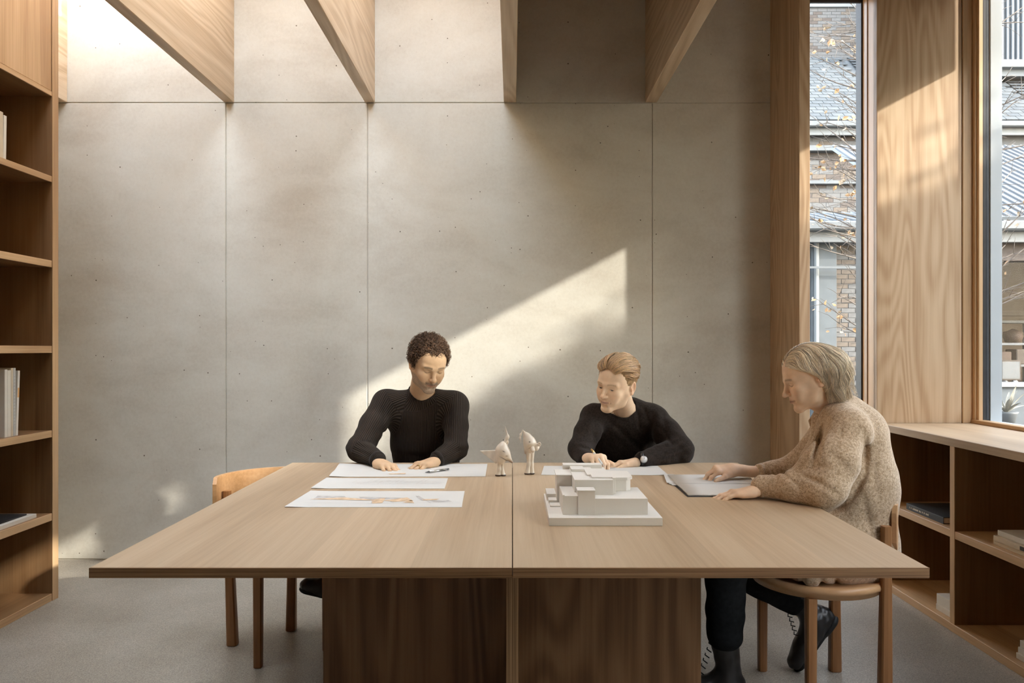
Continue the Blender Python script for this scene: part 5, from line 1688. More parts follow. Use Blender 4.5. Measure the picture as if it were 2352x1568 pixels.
# opening for the neck and the cuffs
sw += [cap(nk1 + nkd * 0.050, nk1 + nkd * 0.12, 0.066, 0.068, k=0.006, op='s')]
def dsw1(x, y, z, g):
    V_ = np.stack([x, y, z], -1)
    return cr1(x, y, z) + 0.0030 * vnoise(V_, 22, 2) + 0.0012 * np.sin(150 * (z + 0.3 * x)) * (g == 2) * ss(0.95, 0.82, z)
V, Q, G = sdf_mesh('jumper', sw, 0.0042, dsw1)
V = smooth_verts(V, Q, 1, 0.4)
rib = rib_coord(V, [((-0.425, 3.765, 1.06), (-0.43, 3.86, 0.5), 0.13, 'trunk'), (P(905, 925, 3.735), P(1030, 925, 3.735), 0.05, 'trunk'), (sh_r, el_r, 0.062, 's'), (el_r, wr_r, 0.048, 's'), (sh_l, el_l, 0.060, 's'), (el_l, wr_l, 0.046, 's'),
                    (P(940, 905, 3.72), sh_r, 0.055, 's'), (P(1000, 905, 3.72), sh_l, 0.055, 's'), (nk1 - nkd * 0.02, nk1 + nkd * 0.03, 0.075, 's')])
place('jumper', V, Q, M['rib_knit'], man1, (-0.43, 3.76, 0.9), flo={'rib': rib})
for w, fdir in ((wr_r, Vector((0.62, -0.78, -0.25))), (wr_l, Vector((-0.70, -0.70, -0.25)))):
    fd = fdir.normalized()
    cuff = sweep('cuff', [w - fd * 0.012, w + fd * 0.004, w + fd * 0.008], [0.0385, 0.0375, 0.034], M['dark_wool'], man1, sides=20)
# watch strap on the right wrist
sweep('watch_strap', [wr_r + Vector((0.62, -0.78, -0.2)).normalized() * 0.010, wr_r + Vector((0.62, -0.78, -0.2)).normalized() * 0.020], 0.0300, M['black_leather'], man1, sides=20)
# ring
rg = kn_l1[2]
rgd = V3(-0.6, -0.74, -0.32); rgd /= np.linalg.norm(rgd)
sweep('ring', [rg + rgd * 0.021, rg + rgd * 0.025], 0.0102, M['brass'], man1, sides=16)
tr = [cap(hR, hL, 0.125, 0.125, k=0.05, flat=(0, 1, 0), q=0.9), cap(hR, kneeR, 0.088, 0.066, k=0.05), cap(kneeR, ankR, 0.062, 0.050, k=0.03), cap(hL, kneeL, 0.088, 0.066, k=0.05), cap(kneeL, ankL, 0.062, 0.052, k=0.03)]
V, Q, G = sdf_mesh('trousers', tr, 0.008, limb_noise(0.003, 40, 5))
place('trousers', V, Q, M['trouser'], man1, V.mean(0))
boot('shoe', (-0.66, 3.26, 0.168), (-0.905, 3.235, 0.235), (-0.24, 0.0, 1), ankR + Vector((0.0, 0, 0.02)), man1, 0.045, laces=False)
boot('shoe', (-0.28, 3.53, 0.0), (-0.27, 3.25, 0.0), (0, 0, 1), ankL, man1, 0.048, laces=False)

# curls
def hl1(X, Y, Z):
    aX = np.abs(X)
    front = Z - (0.080 + 0.018 * np.exp(-((aX - 0.040) / 0.014) ** 2)) + 1.9 * np.clip(Y + 0.066, 0, 1)
    side = Z + 0.022 + 0.9 * np.clip(Y - 0.012, 0, 0.06)
    return np.where(Y < -0.020, front, side)
def dcurl(x, y, z, g):
    V_ = np.stack([x, y, z], -1)
    return 0.0035 * vnoise(V_, 170, 1) + 0.002 * vnoise(V_, 320, 2)
V, Q, G = cap_mesh(0.013, hl1, 0.0026, dcurl)
Vw = to_world(V, fr1)
n1 = vnoise(V, 240, 6)[:, None]
hc = np.array([[0.045, 0.026, 0.016]]) * (1 + 0.35 * n1)
hair1 = place('hair', Vw, Q, M['hair_base'], man1, Vw.mean(0), cols=hc)
rs_ = np.random.RandomState(3)
cur = []; rad = []; cc = []
tries = 0
while len(cur) < 2400 and tries < 30000:
    tries += 1
    d = rs_.normal(size=3); d /= np.linalg.norm(d)
    p = skull(d[None], rs_.uniform(0.008, 0.020))[0]
    if hl1(p[0], p[1], p[2]) < -0.004 or p[2] < -0.058: continue
    a = np.cross(d, rs_.normal(size=3)); a /= np.linalg.norm(a); b = np.cross(d, a)
    a2 = a * 0.8 + d * 0.6 * rs_.uniform(-0.2, 1); a2 /= np.linalg.norm(a2)
    R_ = rs_.uniform(0.005, 0.011); turns = rs_.uniform(0.5, 1.3); t = np.linspace(0, 1, 15)
    drift = (b * rs_.uniform(-0.014, 0.014) + np.array([0, 0, -1]) * rs_.uniform(0, 0.008))
    ph = rs_.uniform(0, 6.28)
    q = p + np.outer(np.cos(ph + t * turns * 6.28), a2) * R_ + np.outer(np.sin(ph + t * turns * 6.28), d if rs_.rand() < 0.6 else b) * R_ * 0.8 + np.outer(t, drift)
    cur.append(q); rad.append(0.00085 * (1.1 - 0.7 * t)); c = np.array([0.115, 0.063, 0.034]) * rs_.uniform(0.4, 1.8); cc.append(c)
strands_obj('curls', np.array(cur), np.array(rad), np.array(cc), hair1, fr1)

# ================================================================== blond man
fr2 = head_frame(P(1416, 881, 3.52), -42, 12, 10, 1.0)
sR, eR, wR = P(1364, 956, 3.66), P(1334, 1032, 3.52), P(1347, 1056, 3.40)
sL, eL, wL = P(1502, 960, 3.72), P(1562, 1034, 3.52), P(1476, 1056, 3.40)
nk2 = P(1430, 935, 3.67)
hip2 = Vector((0.54, 3.90, 0.56))
hp, kn2 = hand_prims(wR + Vector((0.006, -0.016, 0.010)), (0.44, -0.90, 0.16), (0.0, 0.2, 1), side=-1, curls=[(46, 52, 22), (54, 46, 22), (60, 42, 20), (62, 40, 20)], spread=0.6, scale=0.95, thumb=(34, 26))
H1 = hand_mesh(hp, SKIN2)
hp, _ = hand_prims(wL + Vector((-0.020, -0.004, -0.010)), (-0.985, -0.12, -0.10), (0.0, 0.35, 1), side=-1, curl=(14, 12, 8), spread=0.35, scale=0.93, thumb=(16, 10))
H2 = hand_mesh(hp, SKIN2)
hd = head_prims(jaw=0.98, brow=1.0)
nl = to_local(nk2, fr2)
hd += [cap((0, 0.020, -0.045), nl, 0.052, 0.056, k=0.025), cap(nl, nl + (nl - V3(0, 0.018, -0.045)) * 0.5, 0.054, 0.052, k=0.01), cap((0.050, 0.02, -0.03), nl + V3(0.01, -0.045, 0), 0.012, 0.012, k=0.02)]
V, Q, G = sdf_mesh('head', hd, 0.0021)
V = smooth_verts(V, Q, 1, 0.3)
Ch = face_cols(V, SKIN2, (0.58, 0.32, 0.24), (0.40, 0.25, 0.14), open_eye=0.002, lash=(0.14, 0.08, 0.05), blush=0.15)
HD = (to_world(V, fr2), Q, Ch)
bd = [cap((0.53, 3.76, 0.84), (0.54, 3.82, 0.76), 0.110, 0.110, k=0.05, flat=(0, 1, 0), q=0.7), cap((0.54, 3.82, 0.76), hip2, 0.11, 0.13, k=0.05, flat=(0, 1, 0), q=0.75),
      cap(nk2, (0.53, 3.74, 0.90), 0.046, 0.065, k=0.03), cap(sR, eR, 0.042, 0.033, k=0.04), cap(eR, wR, 0.034, 0.025, k=0.02), cap(sL, eL, 0.042, 0.033, k=0.04), cap(eL, wL, 0.034, 0.025, k=0.02),
      cap(sR, nk2, 0.032, 0.032, k=0.03), cap(sL, nk2, 0.032, 0.032, k=0.03)]
hR2, hL2 = hip2 + Vector((-0.09, 0, 0)), hip2 + Vector((0.09, 0, 0))
kR2, kL2, aR2, aL2 = Vector((0.42, 3.44, 0.50)), Vector((0.66, 3.44, 0.50)), Vector((0.40, 3.46, 0.12)), Vector((0.64, 3.50, 0.12))
for a, b2, c2 in ((hR2, kR2, aR2), (hL2, kL2, aL2)):
    bd += [cap(a, b2, 0.07, 0.05, k=0.04), cap(b2, c2, 0.048, 0.034, k=0.03)]
BD = bone_body(bd, 0.009, SKIN2)
V, Q, C_ = join([HD, H1, H2, BD])
man2 = place('person', V, Q, M['skin'], None, (0.54, 3.88, 0.0), cols=C_)
tag(man2, 'seated blond man in a dark brown jumper holding a pen, head turned left', 'person')
sw = [ell((0.530, 3.755, 0.862), (0.170, 0.115, 0.135), k=0.05, g=1), cap((0.53, 3.78, 0.82), (0.54, 3.81, 0.78), 0.150, 0.155, k=0.05, flat=(0, 1, 0), q=0.74, g=1), cap((0.54, 3.81, 0.78), (0.54, 3.88, 0.58), 0.155, 0.168, k=0.06, flat=(0, 1, 0), q=0.76, g=1),
      cap(P(1385, 972, 3.70), P(1490, 972, 3.73), 0.075, 0.080, k=0.05, g=1),
      cap(P(1402, 940, 3.70), sR, 0.046, 0.054, k=0.03, g=2), cap(P(1455, 935, 3.71), sL, 0.050, 0.058, k=0.03, g=2),
      cap(sR, sR.lerp(eR, 0.5), 0.060, 0.060, k=0.03, g=2), cap(sR.lerp(eR, 0.5), eR, 0.060, 0.056, k=0.02, g=2), cap(eR, wR, 0.054, 0.038, k=0.025, g=2),
      cap(sL, sL.lerp(eL, 0.5), 0.064, 0.068, k=0.03, g=2), cap(sL.lerp(eL, 0.5), eL, 0.068, 0.062, k=0.02, g=2), cap(eL, wL, 0.060, 0.040, k=0.025, g=2)]
nkd = (Vector(to_world(V3(0, 0.02, -0.05)[None], fr2)[0]) - nk2).normalized()
sw += [cap(nk2 - nkd * 0.03, nk2 - nkd * 0.008, 0.072, 0.065, k=0.02, g=3)]
cr2 = creases([(1500, 1042, 1572, 1008, 0.009, 5), (1520, 1052, 1588, 1020, 0.007, 4), (1540, 1058, 1592, 1036, 0.005, 3.5), (1500, 950, 1490, 1020, 0.010, 7), (1520, 940, 1530, 990, 0.005, 6),
               (1366, 960, 1362, 1020, 0.008, 6), (1322, 1022, 1362, 1036, 0.006, 4), (1326, 1012, 1362, 1018, 0.004, 4), (1478, 935, 1492, 975, 0.005, 4), (1462, 940, 1470, 990, 0.004, 4),
               (1390, 965, 1450, 1000, 0.004, 8), (1420, 985, 1480, 1040, 0.004, 7), (1525, 990, 1548, 1030, 0.004, 4)])
sw += [cap(nk2 + nkd * 0.012, nk2 + nkd * 0.10, 0.060, 0.066, k=0.006, op='s')]
V, Q, G = sdf_mesh('jumper', sw, 0.0045, lambda x, y, z, g: cr2(x, y, z) + 0.0035 * vnoise(np.stack([x, y, z], -1), 20, 8) + 0.0015 * vnoise(np.stack([x, y, z], -1), 60, 9))
V = smooth_verts(V, Q, 1, 0.4)
place('jumper', V, Q, M['dark_wool'], man2, (0.54, 3.76, 0.9))
tr = [cap(hR2, hL2, 0.125, 0.125, k=0.05, flat=(0, 1, 0), q=0.9)]
for a, b2, c2 in ((hR2, kR2, aR2), (hL2, kL2, aL2)):
    tr += [cap(a, b2, 0.088, 0.066, k=0.05), cap(b2, c2, 0.062, 0.052, k=0.03)]
V, Q, G = sdf_mesh('trousers', tr, 0.008, limb_noise(0.003, 40, 5))
place('trousers', V, Q, M['trouser'], man2, V.mean(0))
for an in (aR2, aL2):
    boot('shoe', (an.x, an.y + 0.07, 0.0), (an.x, an.y - 0.21, 0.0), (0, 0, 1), an, man2, 0.048, laces=False)
# wrist watch
wq = wL + Vector((-0.010, -0.012, 0.004))
wt = sweep('watch', [wq + Vector((0.008, -0.028, 0.004)), wq + Vector((0.007, -0.037, 0.006))], [0.0165, 0.0150], M['metal'], man2, sides=24)
sweep('dial', [wq + Vector((0.007, -0.0372, 0.006)), wq + Vector((0.007, -0.0385, 0.0063))], [0.0135, 0.0135], M['dial'], wt, sides=24)
sweep('hand_marks', [wq + Vector((0.007, -0.0392, 0.0063)), wq + Vector((0.010, -0.0392, 0.013))], 0.0007, M['gasket'], wt, sides=4)
sweep('strap', [wq + Vector((-0.004, 0, 0)), wq + Vector((0.010, 0, 0))], 0.0320, M['black_leather'], wt, sides=24)
# pen in the writing hand
ph_ = Vector((0, 0, 0))
pt = P(1388, 1072, 3.27); pe = P(1358, 1031, 3.33)
pen = empty('pen', tuple(pt), label='white and gold pen held upright in the blond man\'s hand', cat='pen')
pd_ = (pe - pt)
sweep('barrel', [pt + pd_ * 0.15, pt + pd_ * 0.8], 0.0046, M['white_paint'], pen)
sweep('tip', [pt, pt + pd_ * 0.15], [0.0008, 0.0042], M['metal'], pen)
sweep('cap', [pt + pd_ * 0.8, pt + pd_], [0.0048, 0.0042], M['brass'], pen)
sweep('clip', [pt + pd_ * 0.78 + Vector((0.005, -0.003, 0)), pt + pd_ * 0.98 + Vector((0.005, -0.003, 0))], 0.0012, M['brass'], pen)

# swept back blond hair
def hl2(X, Y, Z):
    front = Z - 0.068 + 1.3 * np.clip(Y + 0.060, 0, 1)
    side = Z - 0.002 + 1.4 * np.clip(Y - 0.022, 0, 0.05)
    return np.where(Y < -0.030, front, np.minimum(side, front + 1.0))
V, Q, G = cap_mesh(0.0065, hl2, 0.003, lambda x, y, z, g: 0.001 * vnoise(np.stack([x * 3, y * 0.6, z], -1), 260, 1))
Vw = to_world(V, fr2)
hair2 = place('hair', Vw, Q, M['hair_base'], man2, Vw.mean(0), cols=np.array([[0.36, 0.235, 0.125]]) * (1 + 0.25 * vnoise(V * V3(3, 1, 1), 200, 4)[:, None]))
rs_ = np.random.RandomState(12)
st = []; rad = []; cc = []
N = 18
for i in range(2700):
    # root on the top or the sides, strand runs backwards over the skull and falls
    el = rs_.uniform(-0.15, 1.0)
    side = rs_.choice((-1, 1))
    u0 = rs_.uniform(0, 0.55)
    th0 = math.radians(rs_.uniform(-95, 78))          # roll around the front-back axis: 0 = crown line, +90 = left ear
    top = abs(th0) < math.radians(52)
    t = np.linspace(0, 1, N)
    a0_ = math.radians(rs_.uniform(52, 66)) if top and rs_.rand() < 0.55 else math.radians(rs_.uniform(-35, 58) if top else rs_.uniform(-40, 40))
    span = math.radians(rs_.uniform(70, 120) if top else rs_.uniform(40, 70))
    a = a0_ - t * span                                   # + = front, - = back
    th = th0 + (t ** 1.2) * math.radians(rs_.uniform(12, 34)) * (1 if th0 > -0.15 else -0.8)
    d = np.stack([np.sin(th) * np.cos(a * 0.9), -np.sin(a), np.cos(th) * np.cos(a * 0.9)], 1)
    lift = (0.018 if top else 0.008) * np.sin(np.pi * np.clip(t * 0.85 + 0.12, 0, 1)) + rs_.uniform(0.003, 0.008) + 0.0012 * np.sin(t * 9 + i)
    if top and a0_ > math.radians(48): lift = lift + 0.008 * np.exp(-((t - 0.15) / 0.18) ** 2)
    p = skull(d, lift)
    if (hl2(p[0, 0], p[0, 1], p[0, 2]) < -0.006): continue
    low = (p[:, 2] < -0.035 - 0.5 * np.clip(p[:, 1] - 0.05, 0, 0.05)) | ((np.abs(p[:, 0]) > 0.055) & (p[:, 1] > -0.012) & (p[:, 1] < 0.036) & (p[:, 2] < 0.024)) | ((p[:, 1] < -0.012) & (p[:, 2] < 0.006 - 0.5 * (p[:, 1] + 0.012)))
    if low.any():
        k = max(int(np.argmax(low)), 3)
        p = np.stack([np.interp(np.linspace(0, k - 1, N), np.arange(N), p[:, j]) for j in range(3)], 1)
    st.append(p); w = rs_.uniform(0.0006, 0.0011)
    rad.append(w * np.minimum(1.0, 1.25 - 0.9 * t)); cc.append(np.array([0.60, 0.41, 0.235]) * rs_.uniform(0.5, 1.5) * np.array([1, 1, rs_.uniform(0.85, 1.2)]))
strands_obj('strands', np.array(st), np.array(rad), np.array(cc), hair2, fr2)

# ================================================================== woman in the speckled cardigan
fr3 = head_frame(P(1858, 865, 2.75), -93, 21, 0, 0.93)
s3n, e3n, w3n = P(1948, 990, 2.64), P(1898, 1125, 2.535), P(1745, 1118, 2.66)
s3f, e3f, w3f = P(1915, 985, 2.93), P(1830, 1078, 2.99), P(1745, 1085, 2.99)
nk3 = P(1918, 932, 2.78)
hp, _ = hand_prims(w3n + Vector((-0.014, -0.004, -0.014)), (-0.99, 0.02, -0.13), (0, 0.12, 1), side=1, curl=(8, 12, 9), spread=0.45, scale=0.88, thumb=(20, 12))
H1 = hand_mesh(hp, SKIN3)
hp, _ = hand_prims(w3f + Vector((-0.098, 0.006, 0.010)), (-0.985, -0.15, 0.02), (0.05, -0.25, 1), side=-1, curls=[(34, 36, 22), (30, 34, 20), (40, 40, 20), (46, 40, 20)], spread=0.9, scale=0.84, thumb=(30, 12))
hp += [cap(w3f + Vector((0.03, 0, 0)), w3f + Vector((-0.105, 0.004, 0.009)), 0.029, 0.022, k=0.02, flat=(0, 0, 1), q=0.85)]
H2 = hand_mesh(hp, SKIN3)
hd = head_prims(fem=True, jaw=0.93, brow=0.85)
nl = to_local(nk3, fr3)
hd += [cap((0, 0.025, -0.050), nl, 0.047, 0.052, k=0.03), cap(nl, nl + (nl - V3(0, 0.02, -0.05)) * 0.4, 0.052, 0.062, k=0.02), cap((0, -0.030, -0.078), nl * 0.5 + V3(0, -0.02, -0.05), 0.026, 0.034, k=0.035)]
V, Q, G = sdf_mesh('head', hd, 0.0021)
V = smooth_verts(V, Q, 1, 0.3)
Ch = face_cols(V, SKIN3, (0.52, 0.28, 0.21), (0.30, 0.20, 0.13), blush=0.1, lash=(0.07, 0.04, 0.03), open_eye=-0.001)
HD = (to_world(V, fr3), Q, Ch)
hip3 = Vector((1.17, 2.80, 0.55))
bd = [cap(P(1950, 1010, 2.80), P(1955, 1130, 2.80), 0.095, 0.095, k=0.05), cap(P(1955, 1130, 2.80), hip3, 0.095, 0.12, k=0.05), cap(nk3, P(1950, 1000, 2.8), 0.05, 0.08, k=0.05),
      cap(s3n, e3n, 0.040, 0.032, k=0.03), cap(e3n, w3n, 0.032, 0.024, k=0.02), cap(s3f, e3f, 0.040, 0.032, k=0.03), cap(e3f, w3f, 0.032, 0.025, k=0.02)]
hN, hF = hip3 + Vector((0, -0.085, 0)), hip3 + Vector((0, 0.085, 0))
kN, aN = Vector((0.765, 2.745, 0.54)), Vector((0.765, 2.76, 0.14))
kF, aF = Vector((0.80, 2.98, 0.44)), Vector((1.135, 3.0, 0.235))
bd += [cap(hN, kN, 0.065, 0.048, k=0.04), cap(kN, aN, 0.045, 0.032, k=0.03), cap(hF, kF, 0.065, 0.048, k=0.04), cap(kF, aF, 0.045, 0.032, k=0.03)]
BD = bone_body(bd, 0.009, SKIN3)
V, Q, C_ = join([HD, H1, H2, BD])
wom = place('person', V, Q, M['skin'], None, (1.17, 2.80, 0.0), cols=C_)
tag(wom, 'seated woman with a grey blonde bob in an oatmeal speckled cardigan', 'person')
# cardigan
cu = P(1952, 1000, 2.80); cm = P(1952, 1110, 2.80); cl = P(1958, 1250, 2.80)
sw = [cap(P(1930, 965, 2.80), cu, 0.095, 0.118, k=0.05, flat=(1, 0, 0), q=0.85), cap(cu, cm, 0.125, 0.142, k=0.06, flat=(0, 1, 0), q=1.18), cap(cm, cl, 0.142, 0.142, k=0.06, flat=(0, 1, 0), q=1.2),
      cap(cl, (1.15, 2.80, 0.56), 0.142, 0.165, k=0.05, flat=(0, 1, 0), q=1.2),
      cap(nk3 + Vector((0.02, 0, -0.03)), s3n, 0.058, 0.066, k=0.04), cap(nk3 + Vector((0.02, 0, -0.03)), s3f, 0.058, 0.066, k=0.04),
      cap(s3n, s3n.lerp(e3n, 0.55) + Vector((-0.016, 0, 0)), 0.078, 0.082, k=0.04), cap(s3n.lerp(e3n, 0.55) + Vector((-0.016, 0, 0)), e3n, 0.082, 0.066, k=0.03),
      cap(e3n, e3n.lerp(w3n, 0.5) + Vector((0, 0, 0.004)), 0.064, 0.052, k=0.03), cap(e3n.lerp(w3n, 0.5) + Vector((0, 0, 0.004)), w3n + Vector((0.01, 0, 0.002)), 0.050, 0.037, k=0.02),
      cap(P(1858, 1078, 2.60), P(1878, 1095, 2.60), 0.040, 0.035, k=0.05),
      cap(s3f, e3f, 0.072, 0.056, k=0.04), cap(e3f, w3f + Vector((0.008, 0, 0)), 0.052, 0.033, k=0.03, flat=(0, 0, 1), q=1.05),
      cap(P(1925, 968, 2.70), P(1868, 1060, 2.80), 0.050, 0.050, k=0.05)]
# skirt of the cardigan over the seat
sw += [cap((1.14, 2.68, 0.520), (1.13, 2.92, 0.520), 0.120, 0.120, k=0.04, flat=(0, 0, 1), q=0.6), cap((1.02, 2.62, 0.500), (0.97, 2.84, 0.505), 0.060, 0.055, k=0.05, flat=(0, 0, 1), q=0.85)]
cr3 = creases([(1896, 965, 1872, 1050, 0.016, 7), (1888, 1000, 1866, 1070, 0.008, 5), (1850, 1078, 1905, 1068, 0.008, 6), (1846, 1092, 1890, 1112, 0.010, 6), (1986, 1000, 1988, 1090, 0.016, 9),
               (1988, 1085, 1955, 1145, 0.018, 9), (1955, 1145, 1905, 1180, 0.012, 8), (1935, 970, 1930, 1010, 0.004, 3), (1812, 1096, 1838, 1122, 0.006, 4), (1796, 1076, 1806, 1098, 0.007, 4),
               (1778, 1072, 1784, 1100, 0.005, 3.5), (1764, 1072, 1768, 1098, 0.004, 3), (1905, 1040, 1950, 1080, 0.006, 9), (2005, 1060, 2015, 1140, 0.006, 8), (1985, 1150, 2000, 1220, 0.007, 9),
               (1870, 1100, 1930, 1140, 0.006, 8), (1885, 1325, 1892, 1360, 0.014, 7), (1846, 1325, 1840, 1350, 0.010, 6), (1920, 1325, 1925, 1360, 0.010, 5)])
nkd = (Vector(to_world(V3(0, 0.02, -0.05)[None], fr3)[0]) - nk3).normalized()
sw += [cap(nk3 - nkd * 0.01, nk3 + nkd * 0.09, 0.057, 0.052, k=0.012, op='s'), cap(nk3 + Vector((-0.075, 0.0, 0.0)), nk3 + Vector((-0.10, 0, -0.10)), 0.045, 0.02, k=0.03, op='s')]
V, Q, G = sdf_mesh('cardigan', sw, 0.0045, lambda x, y, z, g: cr3(x, y, z) + 0.0040 * vnoise(np.stack([x, y, z], -1), 17, 18) + 0.0018 * vnoise(np.stack([x, y, z], -1), 48, 19))
V = smooth_verts(V, Q, 1, 0.4)
card = place('cardigan', V, Q, M['tweed'], wom, (1.15, 2.79, 0.85))
# knitted neck band
band = []
for k in range(15):
    a = math.radians(-115 + 230 * k / 14)
    band.append(nk3 + Vector((0.060 * math.cos(a) - 0.006, 0.068 * math.sin(a), 0.004 + 0.026 * math.cos(a))))
band = [nk3 + Vector((-0.050, -0.045, -0.125)), nk3 + Vector((-0.062, -0.062, -0.060))] + band + [nk3 + Vector((-0.062, 0.062, -0.060)), nk3 + Vector((-0.050, 0.045, -0.125))]
sweep('neck_band', band, [0.011] * len(band), M['tweed'], card, sides=10)
for w, d_, r in ((w3n + Vector((0.004, 0, 0.002)), Vector((-1, 0.02, -0.02)), 0.0385), (w3f + Vector((0.002, 0, 0)), Vector((-1, 0, 0)), 0.0345)):
    sweep('cuff', [w - d_ * 0.010, w + d_ * 0.006, w + d_ * 0.010], [r + 0.001, r + 0.0005, r - 0.004], M['tweed'], card, sides=22)
tr = [cap(hN, hF, 0.11, 0.11, k=0.05), cap(hN, kN, 0.088, 0.078, k=0.05), cap(kN, Vector((0.765, 2.76, 0.235)), 0.076, 0.066, k=0.03), cap(hF, kF, 0.085, 0.066, k=0.05), cap(kF, Vector((1.10, 3.0, 0.265)), 0.062, 0.050, k=0.03)]
V, Q, G = sdf_mesh('trousers', tr, 0.007, limb_noise(0.0035, 34, 5))
place('trousers', V, Q, M['trouser'], wom, V.mean(0))
boot('boot', (0.840, 2.76, 0.0), (0.555, 2.745, 0.0), (0, 0, 1), aN + Vector((0, 0, 0.06)), wom, 0.050)
boot('boot', (1.275, 3.0, 0.215), (1.115, 3.0, -0.012), (-0.82, 0, 0.57), aF + Vector((-0.03, 0, 0.04)), wom, 0.048)

# bob: strands fall from a parting, tucked behind the near ear
st = []; rad = []; cc = []
rs_ = np.random.RandomState(31)
N = 22
def hl3(X, Y, Z):
    front = Z - 0.052 + 1.5 * np.clip(Y + 0.060, 0, 1)
    side = Z - 0.012 + 4.0 * np.clip(Y - 0.020, 0, 0.03)
    return np.where(Y < -0.012, front, side)
V, Q, G = cap_mesh(0.0025, hl3, 0.003, lambda x, y, z, g: 0.0015 * vnoise(np.stack([x, y * 2.0, z * 0.5], -1), 160, 1))
Vw = to_world(V, fr3)
hair3 = place('hair', Vw, Q, M['hair_base'], wom, Vw.mean(0), cols=np.array([[0.34, 0.26, 0.175]]) * (1 + 0.3 * vnoise(V * V3(1, 3, 1), 180, 4)[:, None]))
gl = np.linalg.inv(fr3[0]) @ V3(0, 0, -1); gl /= np.linalg.norm(gl)
gx = fr3[0].T @ V3(1, 0, 0)
gw = fr3[0].T @ V3(0, 0, 1)                              # for heights in the world
def push_out(p, off):
    """keep points outside the skull grown by off"""
    q = p - SK_C; R_ = SK_R + off
    k = np.sqrt(((q / R_) ** 2).sum(-1, keepdims=True))
    return np.where(k < 1, SK_C + q / k, p)
NS = 5200
y0 = rs_.uniform(-0.080, 0.085, NS); s_ = np.where(rs_.rand(NS) < 0.64, 1.0, -1.0)
dd_ = np.stack([0.006 * s_ + 0.006 + rs_.normal(0, 0.002, NS), y0 - SK_C[1], np.full(NS, 0.08)], 1)
dd_[:, 2] *= np.sqrt(np.clip(1 - ((y0 - SK_C[1]) / (SK_R[1] * 1.06)) ** 2, 0.05, 1))
layer = rs_.uniform(0.004, 0.020, NS)[:, None]
def grow(p_): return layer + 0.044 * ss(-0.02, 0.09, p_[:, 1:2]) * ss(0.13, 0.02, p_[:, 2:3])
p = push_out(SK_C + dd_ * 0.8, layer * 0.5); 
dsk = (p - SK_C); p = SK_C + dsk / np.sqrt(((dsk / (SK_R + layer * 0.5)) ** 2).sum(1, keepdims=True))
frontness = np.clip((-y0 - 0.005) / 0.06, 0, 1)[:, None]
clump = np.floor(y0 * 130 + rs_.uniform(0, 1.2, NS))[:, None]
dirv = np.concatenate([s_[:, None] * 1.0, 0.25 + 0.75 * frontness, np.full((NS, 1), 0.15)], 1)
path = [p.copy()]; step = 0.0092; NT = 34
endw = rs_.uniform(-0.012, 0.008, NS)
alive = np.ones(NS, bool)
phs = rs_.uniform(-0.5, 0.5, (NS, 1)) + clump * 1.7
for it in range(NT - 1):
    lay = grow(p); nrm = (p - SK_C) / (SK_R + lay) ** 2; nrm /= np.linalg.norm(nrm, axis=1, keepdims=True)
    f = min(1.0, it / 9.0)
    v = dirv * (1 - f) ** 1.2 + gl * (0.25 + 0.9 * f) + np.array([[0, 0.42, 0]])
    inside = ((((p - SK_C) / (SK_R + lay)) ** 2).sum(1, keepdims=True) < 1.12)
    v = np.where(inside, v - nrm * (v * nrm).sum(1, keepdims=True), v)
    v /= np.linalg.norm(v, axis=1, keepdims=True) + 1e-9
    wav = 0.30 * np.sin(it * 0.75 + phs) * f
    v = v + np.concatenate([0.3 * wav * s_[:, None], wav, 0 * wav], 1)
    hw = (p @ gw)
    low = (hw < -0.045)[:, None]
    v = v - low * 0.30 * nrm                            # ends turn in
    p = p + step * v / (np.linalg.norm(v, axis=1, keepdims=True) + 1e-9) * alive[:, None]
    p = push_out(p, lay * (0.55 + 0.45 * min(1, it / 6)))
    # swept behind the ear on the face side
    yl = np.interp(p[:, 2], [-0.2, 0.000, 0.020, 0.045, 0.070, 0.09], [0.020, 0.016, 0.000, -0.040, -0.076, -0.085])
    m = (p[:, 1] < yl)
    p[:, 1] = np.where(m, p[:, 1] * 0.35 + yl * 0.65, p[:, 1])
    p = push_out(p, 0.006)
    hw = (p @ gw); back_ = np.clip((p @ gx - 0.035) / 0.10, 0, 1)
    alive &= hw > (-0.106 + 0.052 * back_ + endw)
    path.append(p.copy())
A_ = np.stack(path, 1)                                   # (NS, NT, 3)
for _ in range(4):
    A_[:, 1:-1] = 0.5 * A_[:, 1:-1] + 0.25 * (A_[:, 2:] + A_[:, :-2])
seg = np.linalg.norm(np.diff(A_, axis=1), axis=2); cum = np.concatenate([np.zeros((NS, 1)), np.cumsum(seg, 1)], 1)
for i in range(NS):
    if cum[i, -1] < 0.05: continue
    tt = np.linspace(0, 1, N) * cum[i, -1]
    q = np.stack([np.interp(tt, cum[i], A_[i, :, j]) for j in range(3)], 1)
    t = np.linspace(0, 1, N)
    nr = (q - SK_C) / SK_R ** 2; nr /= np.linalg.norm(nr, axis=1, keepdims=True)
    wv = 0.0045 * np.sin(tt * 62 + clump[i, 0] * 0.9) * np.clip(t * 1.6 - 0.25, 0, 1)
    q = q + nr * wv[:, None]; q[:, 1] += 0.8 * wv[:, ]
    st.append(q); rad.append(rs_.uniform(0.0006, 0.0010) * np.minimum(1.0, 1.25 - 0.95 * t))
    tone = rs_.choice([0.55, 0.8, 1.0, 1.2, 1.45]); cc.append(np.array([0.74, 0.635, 0.49]) * tone)
strands_obj('strands', np.array(st), np.array(rad), np.array(cc), hair3, fr3)
